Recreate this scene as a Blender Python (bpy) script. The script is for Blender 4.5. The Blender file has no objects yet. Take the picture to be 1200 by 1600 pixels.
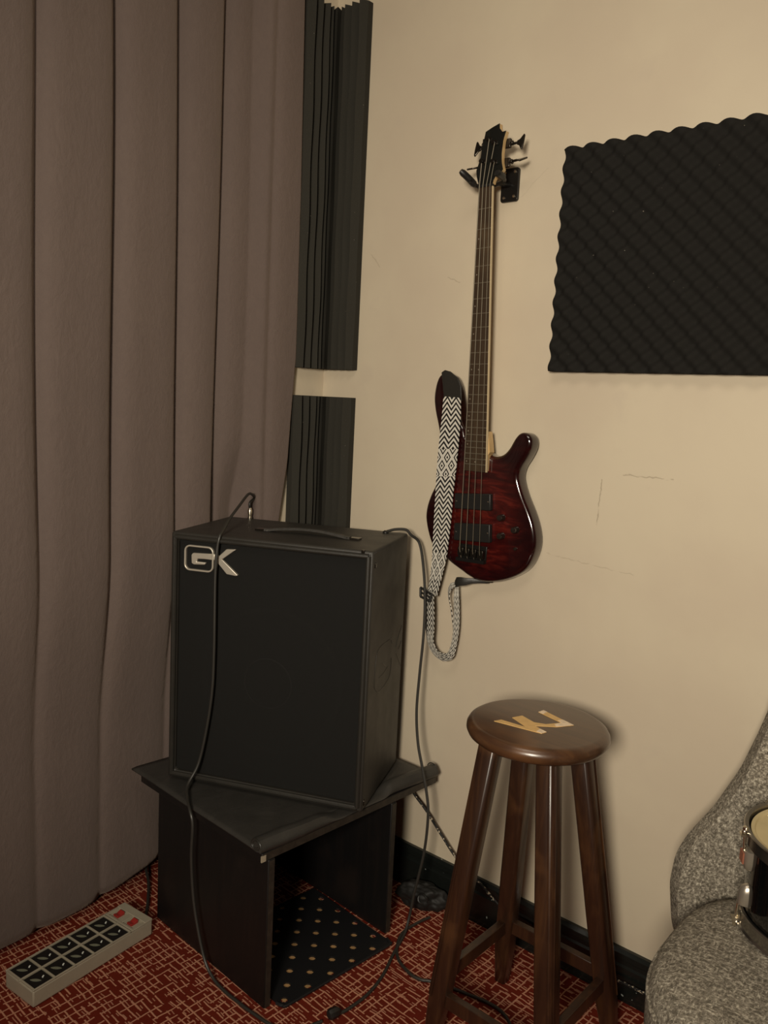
import bpy, bmesh, math, random
from mathutils import Vector, Matrix
random.seed(7)
PI = math.pi
S = bpy.context.scene
COL = S.collection

# ------------------------------------------------------------------ camera
cam_d = bpy.data.cameras.new('camera'); cam = bpy.data.objects.new('camera', cam_d); COL.objects.link(cam)
S.camera = cam
FP = 1294.7                                   # focal length in pixels of the 1200x1600 frame
cam_d.sensor_fit = 'VERTICAL'; cam_d.sensor_height = 32.0; cam_d.sensor_width = 24.0
cam_d.lens = FP / 1600 * 32.0
cam_d.clip_start = 0.02
pitch, roll, yaw = math.radians(7.609), math.radians(2.863), math.radians(-49.609)
F = Vector((0, math.cos(pitch), -math.sin(pitch))); R0 = Vector((1, 0, 0)); U0 = R0.cross(F)
Rv = R0 * math.cos(roll) + U0 * math.sin(roll); Uv = -R0 * math.sin(roll) + U0 * math.cos(roll)
xp = Vector((-math.sin(yaw), -math.cos(yaw), 0)); yp = Vector((-xp.y, xp.x, 0))
def tw(v): return Vector((xp.dot(v), yp.dot(v), v.z))
F, Rv, Uv = tw(F), tw(Rv), tw(Uv)
M = Matrix((Rv, Uv, -F)).transposed().to_4x4()
M.translation = Vector((1.734, -1.736, 1.34))
cam.matrix_world = M

# ------------------------------------------------------------------ light
S.view_settings.view_transform = 'Standard'; S.view_settings.look = 'None'
S.view_settings.gamma = 1.0; S.view_settings.use_curve_mapping = False
S.view_settings.exposure = 0.0
W = bpy.data.worlds.new('world'); S.world = W; W.use_nodes = True
W.node_tree.nodes['Background'].inputs[0].default_value = (1.0, .85, .65, 1)
W.node_tree.nodes['Background'].inputs[1].default_value = 0.02
def area(name, loc, target, size, power, color, size_y=None):
    l = bpy.data.lights.new(name, 'AREA'); l.energy = power; l.color = color
    l.size = size
    if size_y: l.shape = 'RECTANGLE'; l.size_y = size_y
    o = bpy.data.objects.new(name, l); COL.objects.link(o); o.location = loc
    o.rotation_euler = (Vector(target) - Vector(loc)).to_track_quat('-Z', 'Y').to_euler()
    return o
WARM = (1.0, .895, .735)
def spot(name, loc, target, angle, blend, power, radius, color):
    l = bpy.data.lights.new(name, 'SPOT'); l.energy = power; l.color = color
    l.spot_size = math.radians(angle); l.spot_blend = blend; l.shadow_soft_size = radius
    o = bpy.data.objects.new(name, l); COL.objects.link(o); o.location = loc
    o.rotation_euler = (Vector(target) - Vector(loc)).to_track_quat('-Z', 'Y').to_euler()
    return o
spot('standing_lamp_light', (1.94, -2.68, 1.60), (.52, 0, 1.27), 86, 1.0, 270, .22, WARM)
area('ceiling_light', (1.2, -1.5, 2.66), (1.1, -1.2, 0), .8, 10, WARM)

# ------------------------------------------------------------------ node helpers
class NT:
    def __init__(s, name, rough=.6, spec=.5, metal=0.0, coat=0.0):
        s.m = bpy.data.materials.new(name); s.m.use_nodes = True
        s.t = s.m.node_tree; s.b = s.t.nodes['Principled BSDF']
        s.b.inputs['Roughness'].default_value = rough
        s.b.inputs['Specular IOR Level'].default_value = spec
        s.b.inputs['Metallic'].default_value = metal
        s.b.inputs['Coat Weight'].default_value = coat
        s._tc = None
    def n(s, typ, **kw):
        x = s.t.nodes.new(typ)
        for k, v in kw.items(): setattr(x, k, v)
        return x
    def l(s, a, b): s.t.links.new(a, b)
    def put(s, sock, v):
        if isinstance(v, (int, float)): sock.default_value = v
        elif isinstance(v, (tuple, list)):
            sock.default_value = tuple(v) + ((1,) if len(v) == 3 and len(sock.default_value) == 4 else ())
        else: s.l(v, sock)
    def obj(s):
        if not s._tc: s._tc = s.n('ShaderNodeTexCoord')
        return s._tc.outputs['Object']
    def uv(s):
        if not s._tc: s._tc = s.n('ShaderNodeTexCoord')
        return s._tc.outputs['UV']
    def mapp(s, v, scale=(1, 1, 1), loc=(0, 0, 0), rot=(0, 0, 0)):
        x = s.n('ShaderNodeMapping'); s.l(v, x.inputs[0])
        x.inputs['Scale'].default_value = scale; x.inputs['Location'].default_value = loc; x.inputs['Rotation'].default_value = rot
        return x.outputs[0]
    def noise(s, v, scale, detail=3, rough=.5, dist=0.0):
        x = s.n('ShaderNodeTexNoise'); s.l(v, x.inputs['Vector'])
        x.inputs['Scale'].default_value = scale; x.inputs['Detail'].default_value = detail
        x.inputs['Roughness'].default_value = rough; x.inputs['Distortion'].default_value = dist
        return x.outputs['Fac']
    def math(s, op, a, b=0.0, c=0.0, clamp=False):
        x = s.n('ShaderNodeMath', operation=op); x.use_clamp = clamp
        s.put(x.inputs[0], a); s.put(x.inputs[1], b); s.put(x.inputs[2], c)
        return x.outputs[0]
    def sep(s, v):
        x = s.n('ShaderNodeSeparateXYZ'); s.l(v, x.inputs[0]); return x.outputs
    def comb(s, a, b, c=0.0):
        x = s.n('ShaderNodeCombineXYZ'); s.put(x.inputs[0], a); s.put(x.inputs[1], b); s.put(x.inputs[2], c); return x.outputs[0]
    def ramp(s, f, stops):
        x = s.n('ShaderNodeValToRGB'); s.l(f, x.inputs[0])
        e = x.color_ramp.elements
        while len(e) < len(stops): e.new(.5)
        for i, (p, c) in enumerate(stops):
            e[i].position = p; e[i].color = tuple(c) + (1,)
        return x.outputs[0]
    def mix(s, f, a, b):
        x = s.n('ShaderNodeMix', data_type='RGBA'); s.put(x.inputs[0], f); s.put(x.inputs[6], a); s.put(x.inputs[7], b)
        return x.outputs[2]
    def smooth(s, v, a, b):
        x = s.n('ShaderNodeMapRange', interpolation_type='SMOOTHSTEP'); s.put(x.inputs[0], v)
        x.inputs[1].default_value = a; x.inputs[2].default_value = b
        return x.outputs[0]
    def white(s, a, b, c=0.0):
        x = s.n('ShaderNodeTexWhiteNoise', noise_dimensions='3D'); s.l(s.comb(a, b, c), x.inputs['Vector'])
        return x.outputs['Value']
    def color(s, c): s.put(s.b.inputs['Base Color'], c)
    def rough(s, c): s.put(s.b.inputs['Roughness'], c)
    def bump(s, h, strength=.3, dist=.002):
        x = s.n('ShaderNodeBump'); s.put(x.inputs['Height'], h)
        x.inputs['Strength'].default_value = strength; x.inputs['Distance'].default_value = dist
        s.l(x.outputs[0], s.b.inputs['Normal'])
def sc(c, k): return tuple(x * k for x in c)

# ------------------------------------------------------------------ materials
def mat_plain(name, c, rough=.5, metal=0.0, spec=.5, coat=0.0, var=.15, scale=40, bump=0.0, bscale=300, bd=.001):
    m = NT(name, rough, spec, metal, coat)
    f = m.noise(m.obj(), scale, 3)
    m.color(m.mix(f, sc(c, 1 - var), sc(c, 1 + var)))
    if bump: m.bump(m.noise(m.obj(), bscale, 3), bump, bd)
    return m.m
def mat_wall():
    m = NT('plaster_paint', .62, .3)
    p = m.obj()
    f = m.noise(p, 2.2, 4, .55); f2 = m.noise(p, 9, 5, .6)
    c = m.mix(m.smooth(f, .35, .65), (.535, .455, .345), (.575, .50, .375))
    c = m.mix(m.math('MULTIPLY', m.smooth(f2, .58, .75), .35), c, (.50, .425, .335))
    # scuffs and hairline cracks in the paint: (x0,z0,x1,z1,halfwidth) in wall coordinates
    X = m.sep(p)
    wob = m.math('MULTIPLY', m.math('SUBTRACT', m.noise(p, 55, 2), .5), .012)
    for (x0, z0, x1, z1, wd, k) in [(.945, 1.205, 1.06, 1.205, .0011, .45), (.897, 1.19, .893, 1.085, .0012, .5),
                                    (.43, 1.66, .47, 1.645, .001, .35), (.77, 1.0, 1.0, .985, .0009, .25), (.16, 1.74, .2, 1.70, .001, .3),
                                    (.63, 1.83, .70, 1.89, .0008, .15)]:
        dx, dz = x1 - x0, z1 - z0; L = math.hypot(dx, dz); ux, uz = dx / L, dz / L
        a = m.math('SUBTRACT', X[0], x0); b = m.math('SUBTRACT', X[2], z0)
        t = m.math('ADD', m.math('MULTIPLY', a, ux), m.math('MULTIPLY', b, uz))
        d = m.math('ABSOLUTE', m.math('ADD', m.math('SUBTRACT', m.math('MULTIPLY', b, ux), m.math('MULTIPLY', a, uz)), wob))
        inside = m.math('MULTIPLY', m.math('GREATER_THAN', t, 0.0), m.math('LESS_THAN', t, L))
        inside = m.math('MULTIPLY', inside, m.smooth(m.noise(p, 30, 2), .38, .5))
        msk = m.math('MULTIPLY', m.math('MULTIPLY', inside, m.math('SUBTRACT', 1.0, m.smooth(d, wd * .6, wd * 1.8))), k)
        c = m.mix(msk, c, (.24, .19, .13))
    m.color(c)
    h = m.math('ADD', m.noise(p, 5, 4), m.math('MULTIPLY', m.noise(p, 45, 4), .12))
    m.bump(h, .35, .006)
    return m.m
def mat_carpet():
    m = NT('carpet_weave', .95, .1)
    p = m.obj()
    fuzz = m.noise(p, 700, 2)
    X = m.sep(m.mapp(p, rot=(0, 0, math.radians(2))))
    jx = m.math('MULTIPLY', m.math('SUBTRACT', m.noise(p, 26, 2), .5), .0075)
    jy = m.math('MULTIPLY', m.math('SUBTRACT', m.noise(m.mapp(p, loc=(3, 7, 1)), 26, 2), .5), .0075)
    x = m.math('ADD', X[0], jx); y = m.math('ADD', X[1], jy)
    def lines(u, v, pu, pv, thr, w, seed):
        # thin lines of constant u at spacing pu, broken into segments of length pv
        iu = m.math('FLOOR', m.math('DIVIDE', u, pu))
        off = m.white(iu, seed, 1.5)
        vv = m.math('ADD', m.math('DIVIDE', v, pv), m.math('MULTIPLY', off, 3.0))
        iv = m.math('FLOOR', vv)
        r = m.white(iu, iv, seed)
        fu = m.math('FRACT', m.math('DIVIDE', u, pu))
        sh = m.math('ADD', m.math('MULTIPLY', off, .35), .32)
        d = m.math('ABSOLUTE', m.math('SUBTRACT', fu, sh))
        on = m.math('SUBTRACT', 1.0, m.smooth(d, w * .6, w * 1.25))
        fv = m.math('FRACT', vv)
        cut = m.math('LESS_THAN', fv, m.math('ADD', m.math('MULTIPLY', m.white(iv, iu, seed + 3.3), .5), .55))
        return m.math('MULTIPLY', m.math('MULTIPLY', on, m.math('GREATER_THAN', r, thr)), cut)
    a = lines(x, y, .0215, .085, .10, .088, 2.0)      # long runs towards the bass wall
    b = lines(y, x, .0165, .046, .12, .115, 5.0)      # short rungs
    c_ = lines(y, x, .0082, .018, .66, .17, 9.0)      # fine ticks
    k = m.math('MAXIMUM', m.math('MAXIMUM', a, b), m.math('MULTIPLY', c_, .8))
    k = m.math('MULTIPLY', k, m.math('ADD', .55, m.math('MULTIPLY', fuzz, .8)), clamp=True)
    red = m.mix(m.noise(p, 6, 3), (.150, .017, .008), (.205, .025, .012))
    red = m.mix(fuzz, red, sc((.17, .020, .009), .6))
    m.color(m.mix(k, red, m.mix(m.noise(p, 9, 2), (.52, .245, .17), (.60, .285, .165))))
    m.bump(m.math('ADD', fuzz, m.math('MULTIPLY', k, .8)), .6, .003)
    return m.m
def mat_curtain():
    m = NT('suede_curtain', .95, .12)
    p = m.obj()
    f = m.noise(m.mapp(p, (1, 1, .6)), 6, 5, .65); g = m.noise(m.mapp(p, (1, 1.4, .8)), 60, 4, .7)
    c = m.mix(f, (.117, .090, .081), (.160, .122, .104))
    c = m.mix(m.math('MULTIPLY', g, .7), c, (.108, .082, .073))
    m.color(c)
    m.b.inputs['Sheen Weight'].default_value = .25; m.b.inputs['Sheen Roughness'].default_value = .5
    m.b.inputs['Sheen Tint'].default_value = (1, .8, .65, 1)
    crush = m.noise(m.mapp(p, (1, 1.6, .7)), 26, 5, .65, 1.0)
    m.bump(m.math('ADD', m.math('MULTIPLY', g, .5), crush), .45, .006)
    return m.m
def mat_wood(name, c0, c1, c2, axis='Z', rough=.32, coat=.35, scale=1.0):
    m = NT(name, rough, .5, 0, coat); m.b.inputs['Coat Roughness'].default_value = .25
    s = {'X': (2, 30, 30), 'Y': (30, 2, 30), 'Z': (30, 30, 2)}[axis]
    v = m.mapp(m.obj(), tuple(q * scale for q in s))
    f = m.noise(v, 1.6, 5, .6, .6); g = m.noise(m.mapp(m.obj(), tuple(q * 3 * scale for q in s)), 3.0, 4, .7)
    w = m.noise(m.obj(), 7, 3)
    c = m.ramp(f, [(.25, c0), (.5, c1), (.75, c2)])
    c = m.mix(m.math('MULTIPLY', g, .5), c, sc(c0, .75))
    c = m.mix(m.smooth(w, .55, .75), c, sc(c2, 1.15))
    m.color(c); m.bump(g, .12, .001)
    return m.m
def mat_foam(name, c=(.0135, .0125, .011)):
    m = NT(name, .98, .08)
    p = m.obj(); f = m.noise(p, 900, 2)
    c_ = m.mix(f, sc(c, .7), sc(c, 1.35))
    sp = m.smooth(m.noise(p, 190, 1), .80, .83)
    m.color(m.mix(sp, c_, (.25, .22, .18)))
    m.bump(f, .5, .0015)
    return m.m
def mat_vinyl(name, c=(.017, .0155, .013), rough=.5):
    m = NT(name, rough, .45)
    p = m.obj()
    m.color(m.mix(m.noise(p, 14, 4), sc(c, .8), sc(c, 1.35)))
    m.rough(m.math('ADD', rough - .08, m.math('MULTIPLY', m.noise(p, 20, 3), .2)))
    m.bump(m.noise(p, 420, 3), .35, .0012)
    return m.m
def mat_leatherette():
    m = NT('black_leatherette', .42, .5)
    p = m.obj()
    m.color(m.mix(m.noise(p, 18, 4), (.020, .019, .017), (.042, .039, .034)))
    m.rough(m.math('ADD', .34, m.math('MULTIPLY', m.noise(p, 30, 3), .22)))
    cre = m.noise(m.mapp(p, (1.5, 1, 1)), 14, 4, .6, .8)
    m.bump(m.math('ADD', m.math('MULTIPLY', m.noise(p, 260, 3), .12), cre), .35, .006)
    return m.m
def mat_grille():
    m = NT('grille_cloth', .85, .25)
    X = m.sep(m.obj())
    a = m.math('SINE', m.math('MULTIPLY', X[0], 2 * PI / .0042)); b = m.math('SINE', m.math('MULTIPLY', X[2], 2 * PI / .0042))
    k = m.math('MULTIPLY', a, b)
    m.color(m.mix(m.smooth(k, -.2, .8), (.006, .006, .0055), (.021, .020, .018)))
    m.bump(k, .25, .0006)
    tr = m.n('ShaderNodeBsdfTransparent'); mx = m.n('ShaderNodeMixShader'); mx.inputs[0].default_value = .22
    out = m.t.nodes['Material Output']
    m.l(m.b.outputs[0], mx.inputs[1]); m.l(tr.outputs[0], mx.inputs[2]); m.l(mx.outputs[0], out.inputs[0])
    return m.m
def mat_tweed():
    m = NT('grey_tweed', .95, .15)
    p = m.obj()
    a = m.noise(m.mapp(p, (1, .45, 1), rot=(0, 0, .5)), 250, 3, .7); b = m.noise(m.mapp(p, (.45, 1, .6), rot=(.3, 0, 0)), 230, 3, .7)
    k = m.math('MAXIMUM', a, b)
    c = m.ramp(k, [(.44, (.085, .073, .055)), (.56, (.245, .215, .170)), (.70, (.62, .57, .46))])
    m.color(m.mix(m.math('MULTIPLY', m.noise(p, 12, 3), .35), c, (.19, .17, .135)))
    m.bump(k, .8, .003)
    return m.m
def mat_quilt():
    m = NT('quilted_maple_red', .16, .5, 0, .8); m.b.inputs['Coat Roughness'].default_value = .06
    p = m.obj(); X = m.sep(p)
    # local x (0 = centre line), z (0 = bridge)
    wv = m.noise(m.mapp(p, (10, 1, 42), rot=(0, .15, 0)), 1.0, 4, .55, 1.6)
    g = m.noise(p, 6, 3)
    c = m.ramp(wv, [(.34, (.016, .0018, .0018)), (.50, (.048, .0042, .0032)), (.66, (.115, .0125, .0075))])
    c = m.mix(m.math('MULTIPLY', g, .5), c, (.040, .003, .0035))
    ax = m.math('DIVIDE', m.math('SUBTRACT', X[0], .02), .135); az = m.math('DIVIDE', m.math('SUBTRACT', X[2], .085), .185)
    r = m.math('SQRT', m.math('ADD', m.math('MULTIPLY', ax, ax), m.math('MULTIPLY', az, az)))
    edge = m.math('MULTIPLY', m.smooth(m.math('ADD', r, m.math('MULTIPLY', m.math('SUBTRACT', g, .5), .2)), .50, 1.02), .90)
    m.color(m.mix(edge, c, (.009, .0018, .0024)))
    return m.m
def mat_strap():
    m = NT('woven_strap', .9, .2)
    U = m.sep(m.uv())            # u 0..1 across, v metres along
    def tri(x): return m.math('MULTIPLY', m.math('PINGPONG', x, .5), 2.0)      # 0..1, period 1
    u = U[0]; v = U[1]
    zig = tri(m.math('ADD', m.math('MULTIPLY', u, 2.0), .0))
    chev = m.math('FRACT', m.math('ADD', m.math('DIVIDE', v, .0139), m.math('MULTIPLY', zig, 1.25)))
    A = m.math('GREATER_THAN', chev, .5)
    d1 = tri(m.math('ADD', m.math('MULTIPLY', u, 2.0), .5)); d2 = tri(m.math('DIVIDE', m.math('SUBTRACT', v, .1285), .0425))
    sm = m.math('ADD', d1, d2)
    sm = m.math('PINGPONG', sm, 1.0)
    B = m.math('LESS_THAN', m.math('FRACT', m.math('ADD', m.math('MULTIPLY', sm, 1.92), .6)), .5)
    def band(a, b): return m.math('MULTIPLY', m.math('GREATER_THAN', v, a), m.math('LESS_THAN', v, b))
    sel = m.math('ADD', band(.1285, .198), band(.393, .468))
    k = m.math('ADD', m.math('MULTIPLY', A, m.math('SUBTRACT', 1.0, sel)), m.math('MULTIPLY', B, sel))
    m.color(m.mix(k, (.016, .015, .014), (.60, .57, .50)))
    m.bump(m.noise(m.obj(), 900, 2), .4, .001)
    return m.m
def mat_braid():
    m = NT('speckled_braid', .6, .3)
    f = m.smooth(m.noise(m.mapp(m.obj(), (1, 1, 1)), 150, 1), .57, .63)
    m.color(m.mix(f, (.010, .009, .008), (.45, .38, .28)))
    return m.m
def mat_base():
    m = NT('black_gloss_paint', .22, .5)
    p = m.obj()
    s = m.smooth(m.noise(p, 95, 0), .845, .86)
    m.color(m.mix(s, (.0085, .010, .009), (.35, .38, .36)))
    m.bump(m.noise(p, 18, 3), .2, .002)
    return m.m

MT = dict(
    wall=mat_wall(), carpet=mat_carpet(), curtain=mat_curtain(), foam=mat_foam('foam_charcoal', (.0165, .0155, .0140)), wedge=mat_foam('foam_wedge', (.034, .032, .0265)),
    baseboard=mat_base(), ceiling=mat_plain('ceiling_paint', (.62, .58, .5), .9, var=.03),
    vinyl=mat_vinyl('cabinet_vinyl', (.024, .022, .0185), .47), piping=mat_vinyl('rubber_piping', (.02, .0185, .0155), .36),
    grille=mat_grille(), leather=mat_leatherette(), chrome=mat_plain('chrome', (.78, .72, .60), .22, 1.0, var=.05),
    logo=mat_plain('satin_chrome', (.58, .53, .44), .36, .55, var=.08, scale=120),
    dark=mat_plain('black_plastic', (.012, .0115, .0105), .42), hard=mat_plain('black_steel', (.012, .011, .010), .3, .2),
    rubber=mat_plain('cable_rubber', (.026, .024, .020), .45), rimgrey=mat_plain('rim_grey', (.16, .155, .14), .5), cone=mat_plain('speaker_cone', (.03, .029, .027), .7),
    blackboard=mat_wood('black_painted_board', (.0035, .003, .0032), (.005, .004, .0038), (.009, .006, .005), 'Z', .5, .0),
    edge=mat_wood('worn_board_edge', (.016, .013, .010), (.030, .024, .018), (.055, .044, .032), 'X', .5, .1),
    mat=mat_plain('black_rubber_mat', (.006, .006, .007), .55),
    seatwood=mat_wood('seat_walnut', (.040, .017, .008), (.066, .029, .013), (.110, .050, .020), 'X', .33, .45),
    legwood=mat_wood('leg_walnut', (.019, .0075, .0042), (.034, .0135, .0065), (.075, .032, .012), 'Z', .34, .4),
    inlay=mat_plain('peeling_gold_veneer', (.66, .42, .16), .45, var=.2, scale=60), inlaypeel=mat_plain('bare_letter_patch', (.80, .64, .46), .5, var=.35, scale=150),
    tweed=mat_tweed(), quilt=mat_quilt(), maple=mat_wood('neck_maple', (.50, .32, .14), (.62, .42, .19), (.72, .52, .26), 'Z', .35, .3),
    rosewood=mat_wood('fingerboard_rosewood', (.026, .014, .007), (.042, .024, .011), (.06, .036, .017), 'Z', .5, .0),
    binding=mat_plain('cream_binding', (.55, .44, .27), .4, var=.05), dot=mat_plain('inlay_dot', (.17, .14, .10), .5), fret=mat_plain('nickel_fret', (.60, .54, .42), .3, .9, var=.05),
    string=mat_plain('wound_string', (.42, .37, .28), .35, .8, var=.1, scale=300),
    headblack=mat_plain('headstock_black', (.006, .007, .006), .18, coat=.5), gunmetal=mat_plain('black_nickel', (.05, .042, .034), .22, .85),
    knob=mat_plain('knob_black_chrome', (.014, .010, .008), .16, 0.0, spec=.9, coat=.5), strap=mat_strap(), braid=mat_braid(),
    drumshell=mat_plain('drum_black_lacquer', (.004, .004, .004), .06, coat=.7), drumhead=mat_plain('clear_head_gold', (.66, .54, .30), .22, .15, var=.1),
    steelhoop=mat_plain('drum_hoop_steel', (.30, .28, .25), .2, .95), lug=mat_plain('drum_lug_nickel', (.48, .43, .36), .3, .8, var=.06),
    copper=mat_plain('copper_label', (.34, .12, .07), .5, .2, var=.1), strip=mat_plain('strip_aluminium', (.37, .33, .25), .45, .15, var=.08),
    socket=mat_plain('socket_black', (.006, .006, .006), .3), slot=mat_plain('socket_slot_metal', (.19, .195, .14), .4, .1), pin=mat_plain('socket_pin', (.75, .78, .72), .3),
    redsw=mat_plain('red_rocker', (.30, .022, .018), .3), pouch=mat_plain('pouch_cloth', (.011, .0105, .0095), .6, spec=.35, var=.4, scale=30), metalleg=mat_plain('chair_leg_steel', (.02, .02, .02), .35, .5),
)

# ------------------------------------------------------------------ mesh helpers
INV = {}
def empty(name, label, cat, loc=(0, 0, 0), rot=(0, 0, 0), group=None):
    o = bpy.data.objects.new(name, None); COL.objects.link(o)
    o.empty_display_size = .05
    o.location = loc; o.rotation_euler = rot
    o['label'] = label; o['category'] = cat
    if group: o['group'] = group
    return o
def tag(o, label, cat, group=None):
    o['label'] = label; o['category'] = cat
    if group: o['group'] = group
    return o
def link(name, bm, mat, parent=None, label=None, world=None, smooth=True, bevel=None, segs=2, ang=35, mats=None):
    """world: a thing whose location is subtracted (vertices were given in world space)"""
    bmesh.ops.recalc_face_normals(bm, faces=bm.faces)
    if world is not None:
        bmesh.ops.translate(bm, verts=bm.verts, vec=-Vector(world))
    me = bpy.data.meshes.new(name); bm.to_mesh(me); bm.free()
    o = bpy.data.objects.new(name, me); COL.objects.link(o)
    for mm in ([mat] + (mats or [])): me.materials.append(mm)
    if parent: o.parent = parent
    elif world is not None: o.location = world
    if smooth:
        for p in me.polygons: p.use_smooth = True
        me.set_sharp_from_angle(angle=math.radians(ang))
    if bevel:
        b = o.modifiers.new('bevel', 'BEVEL'); b.width = bevel; b.segments = segs; b.limit_method = 'ANGLE'; b.angle_limit = math.radians(30)
        b.harden_normals = False
        for p in me.polygons: p.use_smooth = True
        me.set_sharp_from_angle(angle=math.radians(50))
    if label: o['label'] = label
    return o
def BM(): return bmesh.new()
def hexa(bm, pts):
    v = [bm.verts.new(p) for p in pts]
    for f in ((0, 3, 2, 1), (4, 5, 6, 7), (0, 1, 5, 4), (1, 2, 6, 5), (2, 3, 7, 6), (3, 0, 4, 7)):
        bm.faces.new([v[i] for i in f])
def box(bm, x0, x1, y0, y1, z0, z1):
    hexa(bm, [(x0, y0, z0), (x1, y0, z0), (x1, y1, z0), (x0, y1, z0), (x0, y0, z1), (x1, y0, z1), (x1, y1, z1), (x0, y1, z1)])
def obox(bm, c, ax, ay, az, hx, hy, hz):
    c = Vector(c); ax, ay, az = Vector(ax).normalized(), Vector(ay).normalized(), Vector(az).normalized()
    P = [c + ax * (sx * hx) + ay * (sy * hy) + az * (sz * hz) for sz in (-1, 1) for sx, sy in ((-1, -1), (1, -1), (1, 1), (-1, 1))]
    hexa(bm, P)
def prism(bm, pts0, pts1):
    a = [bm.verts.new(p) for p in pts0]; b = [bm.verts.new(p) for p in pts1]; n = len(a)
    bm.faces.new(a[::-1]); bm.faces.new(b)
    for i in range(n): bm.faces.new((a[i], a[(i + 1) % n], b[(i + 1) % n], b[i]))
def loft(bm, rings, cap=True, closed=True):
    vs = [[bm.verts.new(p) for p in r] for r in rings]; n = len(vs[0])
    for i in range(len(vs) - 1):
        for j in range(n if closed else n - 1):
            k = (j + 1) % n
            bm.faces.new((vs[i][j], vs[i][k], vs[i + 1][k], vs[i + 1][j]))
    if cap and closed:
        bm.faces.new(vs[0][::-1]); bm.faces.new(vs[-1])
    return vs
def lathe(bm, prof, c=(0, 0, 0), n=40, axis=(0, 0, 1)):
    az = Vector(axis).normalized(); ax = az.orthogonal().normalized(); ay = az.cross(ax); c = Vector(c)
    rings = []
    for r, z in prof:
        rings.append([c + az * z + ax * (max(r, 1e-5) * math.cos(2 * PI * i / n)) + ay * (max(r, 1e-5) * math.sin(2 * PI * i / n)) for i in range(n)])
    loft(bm, rings)
def catmull(P, k=8):
    P = [Vector(p) for p in P]
    if len(P) < 3: return P
    Q = [P[0] * 2 - P[1]] + P + [P[-1] * 2 - P[-2]]; out = []
    for i in range(1, len(Q) - 2):
        a, b, c, d = Q[i - 1], Q[i], Q[i + 1], Q[i + 2]
        for j in range(k):
            t = j / k
            out.append(.5 * ((2 * b) + (c - a) * t + (2 * a - 5 * b + 4 * c - d) * t * t + (3 * b - a - 3 * c + d) * t ** 3))
    out.append(P[-1]); return out
def tube(bm, pts, r, n=10, smooth=8, rfun=None, squash=None):
    P = catmull(pts, smooth) if smooth else [Vector(p) for p in pts]
    rings = []; up = None
    for i, p in enumerate(P):
        t = (P[min(i + 1, len(P) - 1)] - P[max(i - 1, 0)]).normalized()
        if up is None: up = t.orthogonal().normalized()
        up = (up - t * up.dot(t)).normalized(); s = t.cross(up)
        rr = r if not rfun else rfun(i / (len(P) - 1))
        rings.append([p + up * (rr * math.cos(2 * PI * k / n)) + s * (rr * math.sin(2 * PI * k / n)) for k in range(n)])
    loft(bm, rings)
def ribbon(bm, left, right, thick, nrm, k=6, v0=0.0):
    """a strap with real thickness between two edge lines; UV u across, v in metres along"""
    A = catmull(left, k); B = catmull(right, k); uvl = bm.loops.layers.uv.verify()
    n = len(A); L = [0.0]; W_ = 6
    for i in range(1, n): L.append(L[-1] + ((A[i] + B[i]) / 2 - (A[i - 1] + B[i - 1]) / 2).length)
    if isinstance(nrm, tuple): N = [Vector(nrm)] * n
    else:
        N = []
        for i in range(n):
            t = ((A[min(i + 1, n - 1)] + B[min(i + 1, n - 1)]) - (A[max(i - 1, 0)] + B[max(i - 1, 0)])).normalized()
            N.append((B[i] - A[i]).normalized().cross(t).normalized())
    top = [[bm.verts.new(A[i].lerp(B[i], j / W_) + N[i] * thick) for j in range(W_ + 1)] for i in range(n)]
    bot = [[bm.verts.new(A[i].lerp(B[i], j / W_)) for j in range(W_ + 1)] for i in range(n)]
    def quad(vs, uvs):
        f = bm.faces.new(vs)
        for lp, uv in zip(f.loops, uvs): lp[uvl].uv = uv
    for i in range(n - 1):
        a, b = v0 + L[i], v0 + L[i + 1]
        for j in range(W_):
            uv = [(j / W_, a), ((j + 1) / W_, a), ((j + 1) / W_, b), (j / W_, b)]
            quad([top[i][j], top[i][j + 1], top[i + 1][j + 1], top[i + 1][j]], uv)
            quad([bot[i][j], bot[i + 1][j], bot[i + 1][j + 1], bot[i][j + 1]], [uv[0], uv[3], uv[2], uv[1]])
        quad([top[i][0], top[i + 1][0], bot[i + 1][0], bot[i][0]], [(0, a), (0, b), (0, b), (0, a)])
        quad([top[i][W_], bot[i][W_], bot[i + 1][W_], top[i + 1][W_]], [(1, a), (1, a), (1, b), (1, b)])
    for i, a in ((0, v0), (n - 1, v0 + L[-1])):
        for j in range(W_):
            quad([top[i][j], bot[i][j], bot[i][j + 1], top[i][j + 1]], [(j / W_, a)] * 4)
def rrect(x0, x1, z0, z1, r, n=5):
    out = []
    for cx, cz, a0 in ((x1 - r, z1 - r, 0), (x0 + r, z1 - r, 90), (x0 + r, z0 + r, 180), (x1 - r, z0 + r, 270)):
        for i in range(n + 1):
            a = math.radians(a0 + 90 * i / n); out.append((cx + r * math.cos(a), cz + r * math.sin(a)))
    return out
def struct(name, bm, mat, **kw):
    o = link(name, bm, mat, smooth=False, **kw); o['kind'] = 'structure'; return o

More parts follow.
